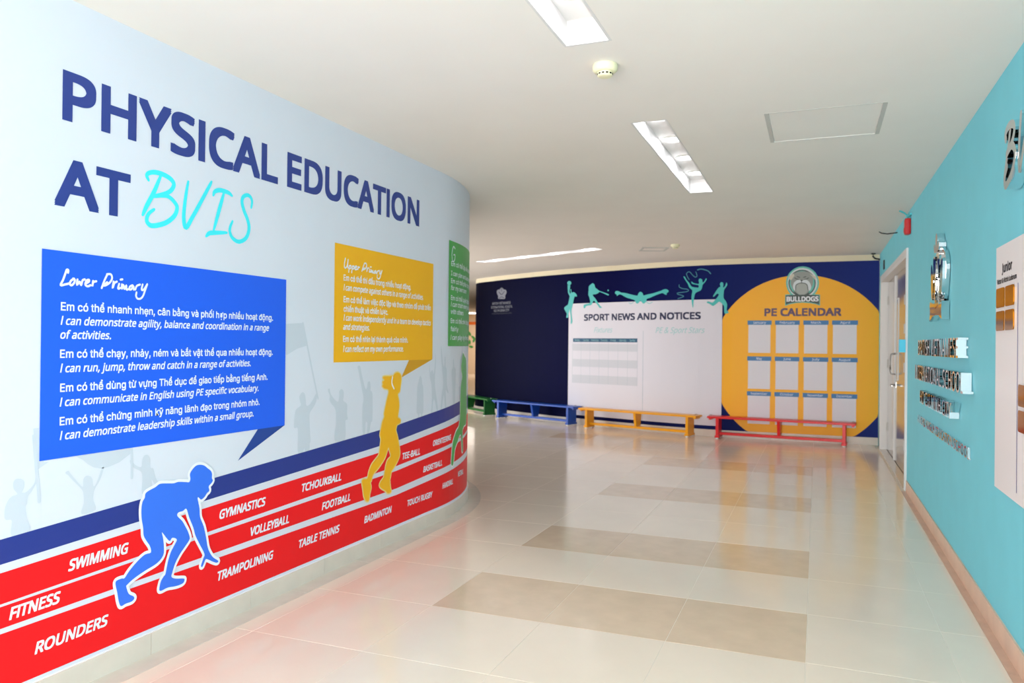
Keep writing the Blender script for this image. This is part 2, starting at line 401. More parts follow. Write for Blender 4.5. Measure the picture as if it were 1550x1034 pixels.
DATA = {'starter':[[2.67,0.746],[2.696,0.738],[2.716,0.723],[2.735,0.709],[2.743,0.693],[2.742,0.675],[2.748,0.664],[2.74,0.653],[2.727,0.645],[2.723,0.637],[2.727,0.62],[2.712,0.611],[2.698,0.597],[2.678,0.589],[2.661,0.603],[2.657,0.597],[2.661,0.582],[2.669,0.55],[2.673,0.511],[2.695,0.466],[2.71,0.414],[2.722,0.363],[2.74,0.33],[2.759,0.308],[2.788,0.287],[2.781,0.28],[2.759,0.289],[2.726,0.308],[2.71,0.314],[2.698,0.296],[2.689,0.285],[2.682,0.293],[2.695,0.321],[2.702,0.34],[2.674,0.388],[2.646,0.436],[2.634,0.472],[2.608,0.525],[2.592,0.565],[2.573,0.559],[2.549,0.558],[2.54,0.549],[2.547,0.537],[2.569,0.516],[2.587,0.489],[2.603,0.462],[2.613,0.436],[2.61,0.423],[2.588,0.402],[2.559,0.376],[2.533,0.343],[2.517,0.307],[2.513,0.289],[2.534,0.276],[2.578,0.264],[2.586,0.257],[2.578,0.244],[2.544,0.242],[2.493,0.249],[2.46,0.246],[2.448,0.254],[2.456,0.286],[2.472,0.304],[2.48,0.311],[2.491,0.354],[2.507,0.395],[2.528,0.423],[2.54,0.443],[2.515,0.456],[2.502,0.445],[2.486,0.459],[2.466,0.484],[2.458,0.491],[2.465,0.464],[2.47,0.424],[2.466,0.392],[2.434,0.368],[2.372,0.353],[2.319,0.337],[2.286,0.321],[2.282,0.313],[2.294,0.282],[2.316,0.266],[2.321,0.255],[2.309,0.247],[2.28,0.247],[2.258,0.244],[2.247,0.266],[2.239,0.305],[2.231,0.337],[2.235,0.351],[2.26,0.353],[2.273,0.351],[2.296,0.374],[2.333,0.401],[2.371,0.42],[2.402,0.421],[2.397,0.448],[2.379,0.474],[2.364,0.5],[2.361,0.532],[2.353,0.571],[2.351,0.609],[2.356,0.639],[2.367,0.653],[2.371,0.671],[2.39,0.68],[2.421,0.688],[2.445,0.698],[2.486,0.693],[2.52,0.688],[2.545,0.69],[2.588,0.682],[2.606,0.679],[2.613,0.692],[2.61,0.713],[2.623,0.731],[2.645,0.745]],
'jogger':[[4.389,1.106],[4.426,1.099],[4.445,1.077],[4.445,1.044],[4.437,1.016],[4.428,0.98],[4.41,0.971],[4.402,0.958],[4.415,0.925],[4.421,0.887],[4.413,0.842],[4.405,0.81],[4.423,0.802],[4.442,0.788],[4.433,0.771],[4.4,0.764],[4.388,0.747],[4.383,0.725],[4.408,0.676],[4.427,0.618],[4.437,0.57],[4.42,0.536],[4.376,0.496],[4.332,0.466],[4.318,0.427],[4.312,0.414],[4.316,0.386],[4.325,0.353],[4.331,0.334],[4.291,0.332],[4.256,0.356],[4.204,0.382],[4.187,0.403],[4.204,0.423],[4.232,0.44],[4.245,0.461],[4.261,0.512],[4.281,0.545],[4.321,0.567],[4.302,0.61],[4.29,0.626],[4.268,0.592],[4.243,0.56],[4.176,0.515],[4.112,0.481],[4.093,0.449],[4.08,0.434],[4.089,0.402],[4.074,0.366],[4.066,0.328],[4.035,0.331],[4.011,0.36],[3.999,0.405],[3.985,0.458],[4.001,0.468],[4.045,0.466],[4.063,0.506],[4.094,0.545],[4.142,0.573],[4.175,0.595],[4.19,0.646],[4.198,0.69],[4.186,0.718],[4.197,0.752],[4.212,0.795],[4.237,0.829],[4.233,0.847],[4.245,0.882],[4.269,0.943],[4.286,0.978],[4.277,1.001],[4.233,1.01],[4.208,1.025],[4.216,1.036],[4.209,1.052],[4.232,1.062],[4.212,1.079],[4.24,1.087],[4.336,1.085],[4.354,1.098]],
'jogger_hair':[[4.331,1.078],[4.324,1.054],[4.327,1.031],[4.352,1.002]],
'green_runner':[[5.527,1.225],[5.597,1.198],[5.68,1.157],[5.718,0.948],[5.734,0.67],[5.599,0.638],[5.544,0.599],[5.563,0.45],[5.524,0.45],[5.476,0.584],[5.383,0.54],[5.312,0.484],[5.275,0.376],[5.234,0.388],[5.247,0.482],[5.269,0.554],[5.343,0.621],[5.42,0.656],[5.452,0.741],[5.455,0.874],[5.472,0.984],[5.504,1.038],[5.472,1.094],[5.478,1.15]],
'crowd':[[[1.814,0.803],[1.821,0.816],[1.837,0.816],[1.851,0.808],[1.854,0.792],[1.851,0.778],[1.845,0.767],[1.859,0.765],[1.877,0.777],[1.893,0.797],[1.896,0.827],[1.904,0.83],[1.907,0.81],[1.897,0.789],[1.881,0.765],[1.867,0.748],[1.865,0.726],[1.859,0.712],[1.866,0.672],[1.877,0.628],[1.811,0.623],[1.811,0.676],[1.793,0.682],[1.785,0.693],[1.787,0.726],[1.798,0.75],[1.811,0.76],[1.828,0.763],[1.826,0.771],[1.816,0.784]],[[2.01,0.81],[2.023,0.816],[2.032,0.803],[2.055,0.775],[2.083,0.746],[2.085,0.774],[2.096,0.785],[2.115,0.781],[2.124,0.768],[2.127,0.747],[2.134,0.741],[2.148,0.764],[2.164,0.803],[2.174,0.804],[2.158,0.762],[2.139,0.736],[2.13,0.717],[2.129,0.688],[2.14,0.649],[2.079,0.645],[2.088,0.684],[2.085,0.725],[2.074,0.743],[2.037,0.782],[2.021,0.8]],[[2.295,0.819],[2.308,0.808],[2.324,0.793],[2.351,0.782],[2.356,0.811],[2.367,0.827],[2.383,0.827],[2.395,0.81],[2.398,0.773],[2.412,0.767],[2.424,0.729],[2.438,0.704],[2.419,0.703],[2.404,0.723],[2.407,0.691],[2.374,0.679],[2.355,0.673],[2.357,0.73],[2.351,0.762],[2.319,0.781],[2.298,0.801]],[[3.375,1.005],[3.387,1.023],[3.405,1.03],[3.423,1.018],[3.43,0.987],[3.437,0.956],[3.461,0.958],[3.492,0.983],[3.517,1.012],[3.536,1.015],[3.52,0.966],[3.493,0.937],[3.466,0.908],[3.47,0.824],[3.477,0.762],[3.469,0.747],[3.466,0.713],[3.429,0.71],[3.423,0.73],[3.411,0.709],[3.369,0.711],[3.367,0.782],[3.363,0.842],[3.335,0.845],[3.336,0.896],[3.347,0.94],[3.388,0.96],[3.382,0.982]],[[3.631,1.029],[3.647,1.037],[3.661,1.004],[3.703,0.969],[3.733,0.959],[3.744,0.999],[3.741,1.016],[3.764,1.029],[3.786,1.013],[3.787,0.98],[3.784,0.96],[3.823,0.937],[3.824,0.887],[3.83,0.846],[3.807,0.84],[3.806,0.733],[3.71,0.731],[3.7,0.777],[3.712,0.832],[3.707,0.913],[3.669,0.948],[3.648,0.973],[3.65,0.997]],[[3.929,1.154],[3.956,1.158],[3.98,1.097],[4.017,1.019],[4.036,1.027],[4.044,1.056],[4.067,1.06],[4.076,1.029],[4.076,1.003],[4.098,0.98],[4.101,0.823],[4.085,0.807],[4.066,0.748],[4.042,0.746],[4.044,0.802],[4.025,0.812],[4.018,0.744],[3.995,0.747],[3.986,0.833],[3.988,0.918],[3.998,0.96],[3.974,1.03],[3.941,1.124]],[[4.711,1.074],[4.733,1.055],[4.742,1.012],[4.757,0.99],[4.764,0.832],[4.75,0.804],[4.747,0.783],[4.732,0.781],[4.724,0.81],[4.709,0.808],[4.703,0.78],[4.688,0.781],[4.684,0.81],[4.665,0.825],[4.668,0.903],[4.671,0.994],[4.69,1.036]],[[4.845,1.146],[4.862,1.094],[4.877,1.101],[4.896,1.108],[4.912,1.078],[4.931,1.151],[4.937,1.232],[4.947,1.151],[4.933,1.062],[4.94,0.974],[4.97,0.883],[4.988,0.8],[4.972,0.8],[4.921,0.901],[4.892,0.793],[4.88,0.794],[4.89,0.903],[4.879,1.006],[4.855,1.058]],[[5.026,1.284],[5.045,1.224],[5.064,1.148],[5.082,1.133],[5.089,1.201],[5.104,1.193],[5.109,1.132],[5.13,1.101],[5.137,0.994],[5.17,0.931],[5.144,0.933],[5.115,0.95],[5.128,0.827],[5.104,0.825],[5.082,0.921],[5.047,0.81],[5.03,0.808],[5.044,0.923],[5.068,0.997],[5.048,1.111],[5.028,1.209]],[[5.258,1.175],[5.276,1.179],[5.29,1.12],[5.325,1.095],[5.321,0.985],[5.308,0.829],[5.269,0.828],[5.249,0.973],[5.227,1.083],[5.255,1.121]]],
'flags':[[[1.884,0.985],[1.928,0.987],[1.925,0.86],[1.945,0.86],[1.903,0.838],[1.898,0.843]],[[2.054,0.864],[2.081,0.848],[2.105,0.828],[2.128,0.813],[2.167,0.803],[2.201,0.806],[2.246,0.817],[2.297,0.843],[2.297,0.871]],[[3.258,1.391],[3.275,1.394],[3.398,1.401],[3.431,1.279],[3.353,1.264],[3.278,1.235],[3.261,1.23]]],
'poles':[[[1.886,0.959],[1.9,0.827],[1.91,0.723]],[[2.303,0.866],[2.305,0.745]],[[3.398,1.401],[3.476,1.168],[3.54,0.988]]],
'bvis':[[[2.434,1.993],[2.397,1.913],[2.364,1.855],[2.342,1.811]],[[2.37,1.958],[2.36,1.975],[2.373,1.989],[2.405,1.998],[2.447,1.997],[2.486,1.986],[2.503,1.967],[2.491,1.942],[2.467,1.924],[2.43,1.909],[2.395,1.897]],[[2.395,1.895],[2.439,1.907],[2.477,1.909],[2.512,1.888],[2.522,1.867],[2.508,1.834],[2.469,1.801],[2.422,1.781],[2.385,1.774],[2.365,1.785],[2.364,1.804],[2.375,1.824],[2.4,1.843]],[[2.583,1.995],[2.571,1.937],[2.562,1.874],[2.56,1.827],[2.573,1.792],[2.614,1.851],[2.665,1.931],[2.707,1.999],[2.721,2.022]],[[2.733,1.963],[2.741,1.981],[2.769,1.993],[2.803,1.995],[2.832,1.992],[2.853,1.983]],[[2.8,1.986],[2.773,1.909],[2.738,1.805]],[[2.692,1.771],[2.711,1.787],[2.744,1.794],[2.821,1.805]],[[2.985,1.949],[2.99,1.98],[2.978,2],[2.956,2.005],[2.928,1.991],[2.92,1.964],[2.936,1.924],[2.961,1.885],[2.971,1.843],[2.95,1.797],[2.902,1.773],[2.859,1.785],[2.841,1.812],[2.844,1.837],[2.858,1.864]]],
'lower_primary':[[[2.009,1.545],[2.01,1.554],[2.004,1.555],[1.999,1.543],[1.989,1.516],[1.98,1.497],[1.998,1.501],[2.015,1.506]],[[2.034,1.525],[2.021,1.516],[2.017,1.504],[2.024,1.5],[2.034,1.509],[2.037,1.521],[2.03,1.525]],[[2.048,1.523],[2.046,1.503],[2.057,1.516],[2.063,1.503],[2.069,1.521],[2.078,1.526]],[[2.083,1.511],[2.096,1.519],[2.096,1.526],[2.086,1.522],[2.081,1.507],[2.091,1.501],[2.103,1.506]],[[2.114,1.523],[2.111,1.502],[2.115,1.518],[2.128,1.523]],[[2.175,1.551],[2.163,1.527],[2.152,1.499]],[[2.175,1.554],[2.192,1.555],[2.198,1.541],[2.189,1.524],[2.17,1.511],[2.161,1.51],[2.176,1.523]],[[2.205,1.528],[2.201,1.502],[2.209,1.522],[2.22,1.529]],[[2.231,1.521],[2.226,1.502],[2.236,1.505]],[[2.237,1.538],[2.246,1.54]],[[2.244,1.52],[2.243,1.502],[2.251,1.519],[2.255,1.502],[2.265,1.518],[2.265,1.501],[2.274,1.503]],[[2.294,1.52],[2.282,1.514],[2.279,1.503],[2.289,1.504],[2.298,1.518],[2.301,1.503]],[[2.308,1.504],[2.315,1.519],[2.331,1.526]],[[2.344,1.527],[2.339,1.506],[2.35,1.507],[2.367,1.53]],[[2.367,1.53],[2.355,1.501],[2.346,1.48],[2.334,1.469],[2.32,1.468],[2.312,1.478],[2.314,1.493]]],
'upper_primary':[[[3.785,1.79],[3.776,1.761],[3.776,1.738],[3.789,1.734],[3.805,1.751],[3.813,1.785]],[[3.813,1.785],[3.809,1.756],[3.813,1.735]],[[3.827,1.752],[3.82,1.712]],[[3.826,1.747],[3.84,1.753],[3.844,1.743],[3.833,1.734],[3.822,1.737]],[[3.858,1.752],[3.851,1.712]],[[3.857,1.747],[3.871,1.753],[3.875,1.743],[3.864,1.734],[3.853,1.737]],[[3.884,1.743],[3.9,1.748],[3.9,1.755],[3.888,1.752],[3.882,1.739],[3.893,1.733],[3.908,1.738]],[[3.919,1.754],[3.915,1.734],[3.92,1.748],[3.935,1.752]],[[3.986,1.779],[3.972,1.757],[3.959,1.731]],[[3.986,1.781],[4.004,1.782],[4.011,1.769],[4.001,1.753],[3.979,1.742],[3.97,1.742],[3.986,1.753]],[[4.019,1.757],[4.014,1.733],[4.023,1.752],[4.036,1.757]],[[4.047,1.75],[4.041,1.733],[4.052,1.735]],[[4.054,1.765],[4.063,1.766]],[[4.061,1.748],[4.059,1.732],[4.068,1.747],[4.072,1.732],[4.083,1.746],[4.083,1.731],[4.092,1.733]],[[4.114,1.748],[4.101,1.742],[4.098,1.733],[4.109,1.733],[4.118,1.745],[4.121,1.732]],[[4.129,1.733],[4.136,1.746],[4.152,1.752]],[[4.165,1.753],[4.16,1.734],[4.171,1.735],[4.189,1.755]],[[4.189,1.755],[4.176,1.73],[4.167,1.711],[4.154,1.701],[4.14,1.701],[4.132,1.709],[4.134,1.723]]],
'basketball':[[-4.744,2.289],[-4.726,2.283],[-4.69,2.282],[-4.693,2.232],[-4.701,2.179],[-4.685,2.142],[-4.671,2.169],[-4.681,2.205],[-4.666,2.213],[-4.653,2.159],[-4.612,2.166],[-4.577,2.147],[-4.542,2.11],[-4.553,2.088],[-4.588,2.094],[-4.611,2.032],[-4.627,1.961],[-4.65,1.89],[-4.655,1.837],[-4.644,1.747],[-4.632,1.693],[-4.646,1.649],[-4.67,1.649],[-4.667,1.703],[-4.675,1.784],[-4.697,1.883],[-4.702,1.847],[-4.719,1.802],[-4.73,1.749],[-4.767,1.754],[-4.755,1.812],[-4.787,1.858],[-4.815,1.895],[-4.806,1.922],[-4.763,1.947],[-4.733,1.964],[-4.716,2.018],[-4.699,2.08],[-4.7,2.107],[-4.73,2.153],[-4.739,2.216]],
'ball':[[-4.664,2.316],[-4.668,2.302],[-4.68,2.29],[-4.698,2.285],[-4.718,2.286],[-4.736,2.293],[-4.749,2.306],[-4.754,2.321],[-4.75,2.335],[-4.737,2.347],[-4.719,2.352],[-4.699,2.351],[-4.681,2.344],[-4.668,2.331]],
'batter':[[-4.222,2.291],[-4.19,2.272],[-4.168,2.219],[-4.114,2.182],[-4.082,2.163],[-3.924,2.11],[-3.908,2.096],[-3.924,2.087],[-4.071,2.145],[-4.113,2.13],[-4.156,2.114],[-4.209,2.111],[-4.214,2.09],[-4.165,2.044],[-4.111,1.973],[-4.058,1.915],[-4.034,1.9],[-4.047,1.892],[-4.084,1.894],[-4.111,1.93],[-4.165,1.983],[-4.192,2.01],[-4.218,1.985],[-4.234,1.95],[-4.272,1.938],[-4.349,1.927],[-4.37,1.897],[-4.395,1.897],[-4.399,1.946],[-4.36,1.958],[-4.272,1.978],[-4.273,2.022],[-4.29,2.075],[-4.307,2.11],[-4.302,2.181],[-4.298,2.242],[-4.265,2.271]],
'smallball':[[-3.905,2.165],[-3.909,2.157],[-3.919,2.153],[-3.929,2.157],[-3.934,2.166],[-3.93,2.174],[-3.919,2.178],[-3.909,2.174]],
'swimmer':[[-3.79,2.122],[-3.775,2.145],[-3.746,2.15],[-3.706,2.139],[-3.674,2.121],[-3.61,2.115],[-3.531,2.096],[-3.452,2.076],[-3.375,2.064],[-3.36,2.089],[-3.337,2.115],[-3.315,2.119],[-3.288,2.106],[-3.273,2.08],[-3.261,2.063],[-3.187,2.077],[-3.114,2.087],[-3.042,2.104],[-2.964,2.124],[-2.922,2.142],[-2.881,2.143],[-2.846,2.123],[-2.849,2.098],[-2.873,2.086],[-2.876,2.06],[-2.907,2.068],[-2.943,2.088],[-3.006,2.074],[-3.077,2.051],[-3.149,2.024],[-3.208,2.006],[-3.212,1.974],[-3.237,1.949],[-3.267,1.937],[-3.298,1.964],[-3.321,1.984],[-3.343,1.958],[-3.373,1.94],[-3.405,1.96],[-3.42,1.993],[-3.483,2.015],[-3.562,2.037],[-3.625,2.066],[-3.69,2.095],[-3.737,2.08],[-3.758,2.071],[-3.754,2.09],[-3.778,2.105]],
'water':[[[-3.529,1.964],[-3.49,1.943],[-3.436,1.971]],[[-3.215,1.964],[-3.163,1.937],[-3.112,1.958]]],
'gymnast':[[-2.608,2.315],[-2.594,2.322],[-2.561,2.269],[-2.519,2.22],[-2.486,2.171],[-2.445,2.158],[-2.404,2.153],[-2.384,2.152],[-2.38,2.183],[-2.437,2.197],[-2.478,2.21],[-2.491,2.239],[-2.478,2.238],[-2.445,2.217],[-2.376,2.207],[-2.381,2.262],[-2.357,2.281],[-2.329,2.265],[-2.321,2.225],[-2.301,2.236],[-2.274,2.279],[-2.263,2.271],[-2.285,2.228],[-2.32,2.19],[-2.328,2.15],[-2.347,2.111],[-2.395,2.089],[-2.428,2.066],[-2.443,2.019],[-2.451,1.956],[-2.454,1.892],[-2.458,1.861],[-2.468,1.869],[-2.482,1.956],[-2.483,2.036],[-2.473,2.099],[-2.481,2.123],[-2.519,2.156],[-2.544,2.213],[-2.582,2.27]],
'ribbons':[[[-2.398,2.409],[-2.35,2.419],[-2.287,2.405],[-2.239,2.384],[-2.207,2.347]],[[-2.524,2.272],[-2.553,2.325],[-2.562,2.365],[-2.521,2.387],[-2.48,2.346],[-2.438,2.308],[-2.406,2.315],[-2.414,2.359],[-2.423,2.383]],[[-2.675,2.201],[-2.674,2.169],[-2.619,2.143],[-2.552,2.133],[-2.531,2.109],[-2.576,2.094],[-2.695,2.082],[-2.695,2.062],[-2.643,2.048],[-2.605,2.031],[-2.643,2.012],[-2.694,1.997]]],
'footballer':[[-2.052,2.221],[-2.029,2.209],[-2.024,2.174],[-2.028,2.143],[-2.005,2.158],[-1.99,2.196],[-1.983,2.212],[-1.971,2.196],[-1.975,2.165],[-2.005,2.123],[-2.016,2.088],[-2.019,1.995],[-1.988,1.948],[-1.969,1.901],[-1.972,1.854],[-1.972,1.815],[-1.949,1.792],[-1.956,1.776],[-2.002,1.769],[-2.01,1.824],[-2.014,1.878],[-2.041,1.91],[-2.08,1.941],[-2.11,1.918],[-2.156,1.884],[-2.179,1.884],[-2.219,1.912],[-2.258,1.928],[-2.243,1.948],[-2.203,1.935],[-2.172,1.931],[-2.134,1.973],[-2.103,2.012],[-2.088,2.043],[-2.111,2.055],[-2.157,2.013],[-2.169,2.021],[-2.157,2.044],[-2.119,2.106],[-2.089,2.144],[-2.066,2.159],[-2.074,2.199]],
'crest':[[-6.513,2.344],[-6.486,2.319],[-6.441,2.299],[-6.38,2.284],[-6.356,2.254],[-6.363,2.214],[-6.395,2.186],[-6.394,2.139],[-6.418,2.123],[-6.602,2.131],[-6.624,2.149],[-6.624,2.19],[-6.657,2.222],[-6.669,2.269],[-6.643,2.298],[-6.575,2.308],[-6.538,2.322]],
'crest_text':[[[-6.818,2.047],[-6.228,2.062]],[[-6.861,1.974],[-6.169,1.995]],[[-6.759,1.906],[-6.265,1.935]],[[-6.836,1.863],[-6.186,1.864]]],
'bd_rings':[[[-0.752,2.183],[-0.757,2.133],[-0.772,2.085],[-0.797,2.042],[-0.83,2.007],[-0.87,1.98],[-0.915,1.964],[-0.962,1.959],[-1.01,1.965],[-1.055,1.983],[-1.096,2.01],[-1.131,2.047],[-1.157,2.091],[-1.173,2.14],[-1.179,2.191],[-1.174,2.242],[-1.159,2.291],[-1.133,2.334],[-1.099,2.369],[-1.059,2.395],[-1.014,2.411],[-0.966,2.416],[-0.919,2.409],[-0.873,2.391],[-0.833,2.362],[-0.799,2.326],[-0.774,2.282],[-0.758,2.234]],[[-0.772,2.184],[-0.777,2.138],[-0.79,2.095],[-0.813,2.056],[-0.843,2.024],[-0.879,2],[-0.919,1.985],[-0.962,1.981],[-1.005,1.986],[-1.046,2.002],[-1.083,2.027],[-1.115,2.061],[-1.138,2.1],[-1.153,2.145],[-1.158,2.191],[-1.154,2.237],[-1.14,2.281],[-1.117,2.32],[-1.086,2.352],[-1.05,2.375],[-1.009,2.39],[-0.966,2.394],[-0.923,2.387],[-0.882,2.371],[-0.846,2.346],[-0.815,2.312],[-0.792,2.273],[-0.777,2.229]],[[-0.795,2.181],[-0.799,2.14],[-0.811,2.101],[-0.832,2.066],[-0.859,2.038],[-0.892,2.016],[-0.929,2.003],[-0.969,1.999],[-1.008,2.004],[-1.045,2.018],[-1.079,2.041],[-1.108,2.071],[-1.129,2.106],[-1.143,2.146],[-1.148,2.187],[-1.144,2.229],[-1.131,2.268],[-1.11,2.303],[-1.082,2.332],[-1.048,2.353],[-1.011,2.366],[-0.972,2.369],[-0.933,2.364],[-0.895,2.349],[-0.862,2.326],[-0.834,2.296],[-0.813,2.261],[-0.8,2.222]],[[-0.809,2.181],[-0.813,2.143],[-0.824,2.108],[-0.843,2.076],[-0.868,2.049],[-0.899,2.029],[-0.933,2.017],[-0.969,2.013],[-1.005,2.018],[-1.039,2.031],[-1.07,2.052],[-1.097,2.079],[-1.116,2.112],[-1.129,2.149],[-1.133,2.187],[-1.13,2.225],[-1.118,2.261],[-1.098,2.293],[-1.073,2.32],[-1.042,2.34],[-1.008,2.351],[-0.972,2.355],[-0.936,2.35],[-0.901,2.336],[-0.871,2.315],[-0.845,2.288],[-0.825,2.255],[-0.813,2.219]]],
'bd_banner':[[-1.188,2.028],[-1.075,2.037],[-0.963,2.038],[-0.852,2.033],[-0.739,2.022],[-0.737,1.871],[-0.802,1.895],[-0.875,1.908],[-0.962,1.915],[-1.055,1.909],[-1.129,1.894],[-1.189,1.871]],
'bd_banner2':[[-1.182,2.017],[-1.074,2.023],[-0.963,2.025],[-0.852,2.02],[-0.749,2.011],[-0.748,1.886],[-0.802,1.904],[-0.875,1.92],[-0.962,1.926],[-1.055,1.921],[-1.13,1.906],[-1.18,1.888]],
'bd_ears':[[[-1.152,2.274],[-1.083,2.321],[-1.07,2.289],[-1.111,2.227],[-1.136,2.24]],[[-0.879,2.316],[-0.789,2.266],[-0.807,2.227],[-0.829,2.26]]],
'bd_head':[[-1.108,2.296],[-1.058,2.332],[-0.965,2.349],[-0.879,2.331],[-0.839,2.29],[-0.829,2.224],[-0.834,2.158],[-0.865,2.093],[-0.913,2.034],[-0.969,2.019],[-1.025,2.036],[-1.075,2.083],[-1.113,2.163],[-1.117,2.23]],
'bd_muzzle':[[-1.062,2.08],[-1.085,2.116],[-1.085,2.163],[-1.067,2.202],[-1.026,2.23],[-0.995,2.226],[-0.975,2.211],[-0.952,2.225],[-0.915,2.229],[-0.878,2.199],[-0.856,2.152],[-0.855,2.106],[-0.877,2.077],[-0.896,2.12],[-0.914,2.166],[-0.976,2.184],[-1.038,2.169],[-1.053,2.123]],
'bd_jaw':[[-1.044,2.162],[-1.014,2.18],[-0.976,2.184],[-0.933,2.179],[-0.908,2.16],[-0.895,2.107],[-0.907,2.061],[-0.938,2.028],[-0.972,2.017],[-1.006,2.029],[-1.037,2.063],[-1.05,2.109]],
'bd_dark':[[[-0.992,2.229],[-0.961,2.228],[-0.967,2.215],[-0.977,2.207],[-0.986,2.215]],[[-1.081,2.08],[-1.025,2.036],[-1,2.019],[-1.056,2.02]],[[-0.864,2.076],[-0.913,2.034],[-0.95,2.018],[-0.895,2.018]]],
'bd_lines':[[[-1.067,2.259],[-1.045,2.245],[-1.014,2.235]],[[-0.887,2.255],[-0.909,2.242],[-0.94,2.233]],[[-1.033,2.275],[-1.002,2.264]],[[-0.922,2.272],[-0.952,2.263]],[[-0.977,2.207],[-0.976,2.184]],[[-1.053,2.096],[-1.048,2.156],[-1.014,2.18],[-0.976,2.186],[-0.933,2.179],[-0.903,2.153],[-0.895,2.093]]],
'bd_text':[[-1.17,1.923],[-0.757,1.999]],
'bands':{'navy_top':[[1.771,0.62],[2.339,0.652],[3.103,0.687],[3.309,0.701],[3.962,0.736],[4.415,0.761],[4.757,0.787],[5.411,0.846]],
'navy_bot':[[1.772,0.535],[2.341,0.554],[3.104,0.599],[3.311,0.611],[4.437,0.659],[5.415,0.743]],
'red_top':[[1.773,0.506],[2.353,0.526],[3.105,0.561],[3.312,0.572],[4.078,0.601],[4.437,0.617],[5.417,0.696]],
'r1_bot':[[1.774,0.4],[2.324,0.415],[3.314,0.452],[4.401,0.491],[5.248,0.532],[5.714,0.572]],
'r2_top':[[1.774,0.391],[2.325,0.397],[3.314,0.429],[4.402,0.46],[5.265,0.499],[5.717,0.548]],
'r2_bot':[[1.775,0.317],[2.224,0.322],[3.316,0.334],[4.404,0.344],[5.269,0.376],[5.73,0.413]],
'r3_top':[[1.775,0.299],[2.229,0.301],[3.317,0.298],[4.405,0.301],[5.288,0.333],[5.735,0.362]],
'r3_bot':[[1.85,0.105],[2.023,0.114],[2.598,0.086],[3.321,0.077],[4.409,0.117],[4.929,0.1],[5.748,0.221]]},
'words':{'ROUNDERS':[[1.899,0.187,0.227],[2.202,0.186,0.227]],
'FITNESS':[[1.805,0.333,0.371],[1.997,0.344,0.373]],
'SWIMMING':[[2.026,0.444,0.483],[2.293,0.446,0.486]],
'GYMNASTICS':[[2.795,0.475,0.514],[3.115,0.48,0.518]],
'VOLLEYBALL':[[3.007,0.349,0.389],[3.299,0.353,0.391]],
'TRAMPOLINING':[[2.788,0.196,0.235],[3.178,0.193,0.237]],
'TCHOUKBALL':[[3.404,0.495,0.538],[3.771,0.499,0.543]],
'FOOTBALL':[[3.585,0.362,0.403],[3.867,0.363,0.404]],
'TABLE TENNIS':[[3.384,0.202,0.244],[3.76,0.199,0.243]],
'BADMINTON':[[4.019,0.201,0.247],[4.345,0.193,0.242]],
'TOUCH RUGBY':[[4.55,0.198,0.239],[4.914,0.196,0.25]],
'TEE-BALL':[[4.477,0.525,0.568],[4.719,0.525,0.57]],
'BASKETBALL':[[4.769,0.392,0.437],[5.063,0.401,0.451]],
'ORIENTEERING':[[4.912,0.559,0.601],[5.229,0.571,0.622]],
'HANDBALL':[[5.071,0.226,0.271],[5.284,0.227,0.281]],
'NETBALL':[[5.414,0.258,0.305],[5.606,0.252,0.305]]},
'blue_text':[[1.982,3.152,1.405,"Em có thể nhanh nhẹn, cân bằng và phối hợp nhiều hoạt động."],[1.982,3.123,1.353,"/I can demonstrate agility, balance and coordination in a range"],[1.981,2.197,1.302,"/of activities."],[1.981,3.153,1.232,"Em có thể chạy, nhảy, ném và bắt vật thể qua nhiều hoạt động."],[1.982,2.992,1.179,"/I can run, jump, throw and catch in a range of activities."],[1.983,3.116,1.108,"Em có thể dùng từ vựng Thể dục để giao tiếp bằng tiếng Anh."],[1.982,3.05,1.055,"/I can communicate in English using PE specific vocabulary."],[1.983,3.059,0.986,"Em có thể chứng minh kỹ năng lãnh đạo trong nhóm nhỏ."],[1.984,3.016,0.933,"/I can demonstrate leadership skills within a small group."]],
'orange_text':[[3.769,4.563,1.659,"Em có thể thi đấu trong nhiều hoạt động."],[3.77,4.738,1.602,"/I can compete against others in a range of activities."],[3.771,4.854,1.533,"Em có thể làm việc độc lập và theo nhóm để phát triển"],[3.773,4.268,1.478,"chiến thuật và chiến lược."],[3.774,4.857,1.426,"/I can work independently and in a team to develop tactics"],[3.77,4.052,1.373,"/and strategies."],[3.771,4.53,1.302,"Em có thể nhìn lại thành quả của mình."],[3.773,4.47,1.243,"/I can reflect on my own performance."]],
'green_z':[1.886,1.814,1.756,1.704,1.628,1.579,1.524,1.454,1.393,1.328]}

# ------------------------------------------------------------------ the shell
H = 2.55
outer = [(XL-0.1, -2.5), (0.9, -2.5), (1.1, 11.5), (-5.4, 13.6), (-11.8, 30.8), (-17.5, 30.8), (-9.6, 14.5), (-9.6, 7.15)] + [(XL-R0+(R0-0.1)*math.cos(math.radians(a)), 5+(R0-0.1)*math.sin(math.radians(a))) for a in range(90, -1, -15)]
floor = tag(link('floor', (lambda b: (prism(b, outer, -0.10, -0.0012), b)[1])(bmesh.new()), 'floor_base'), kind='structure')

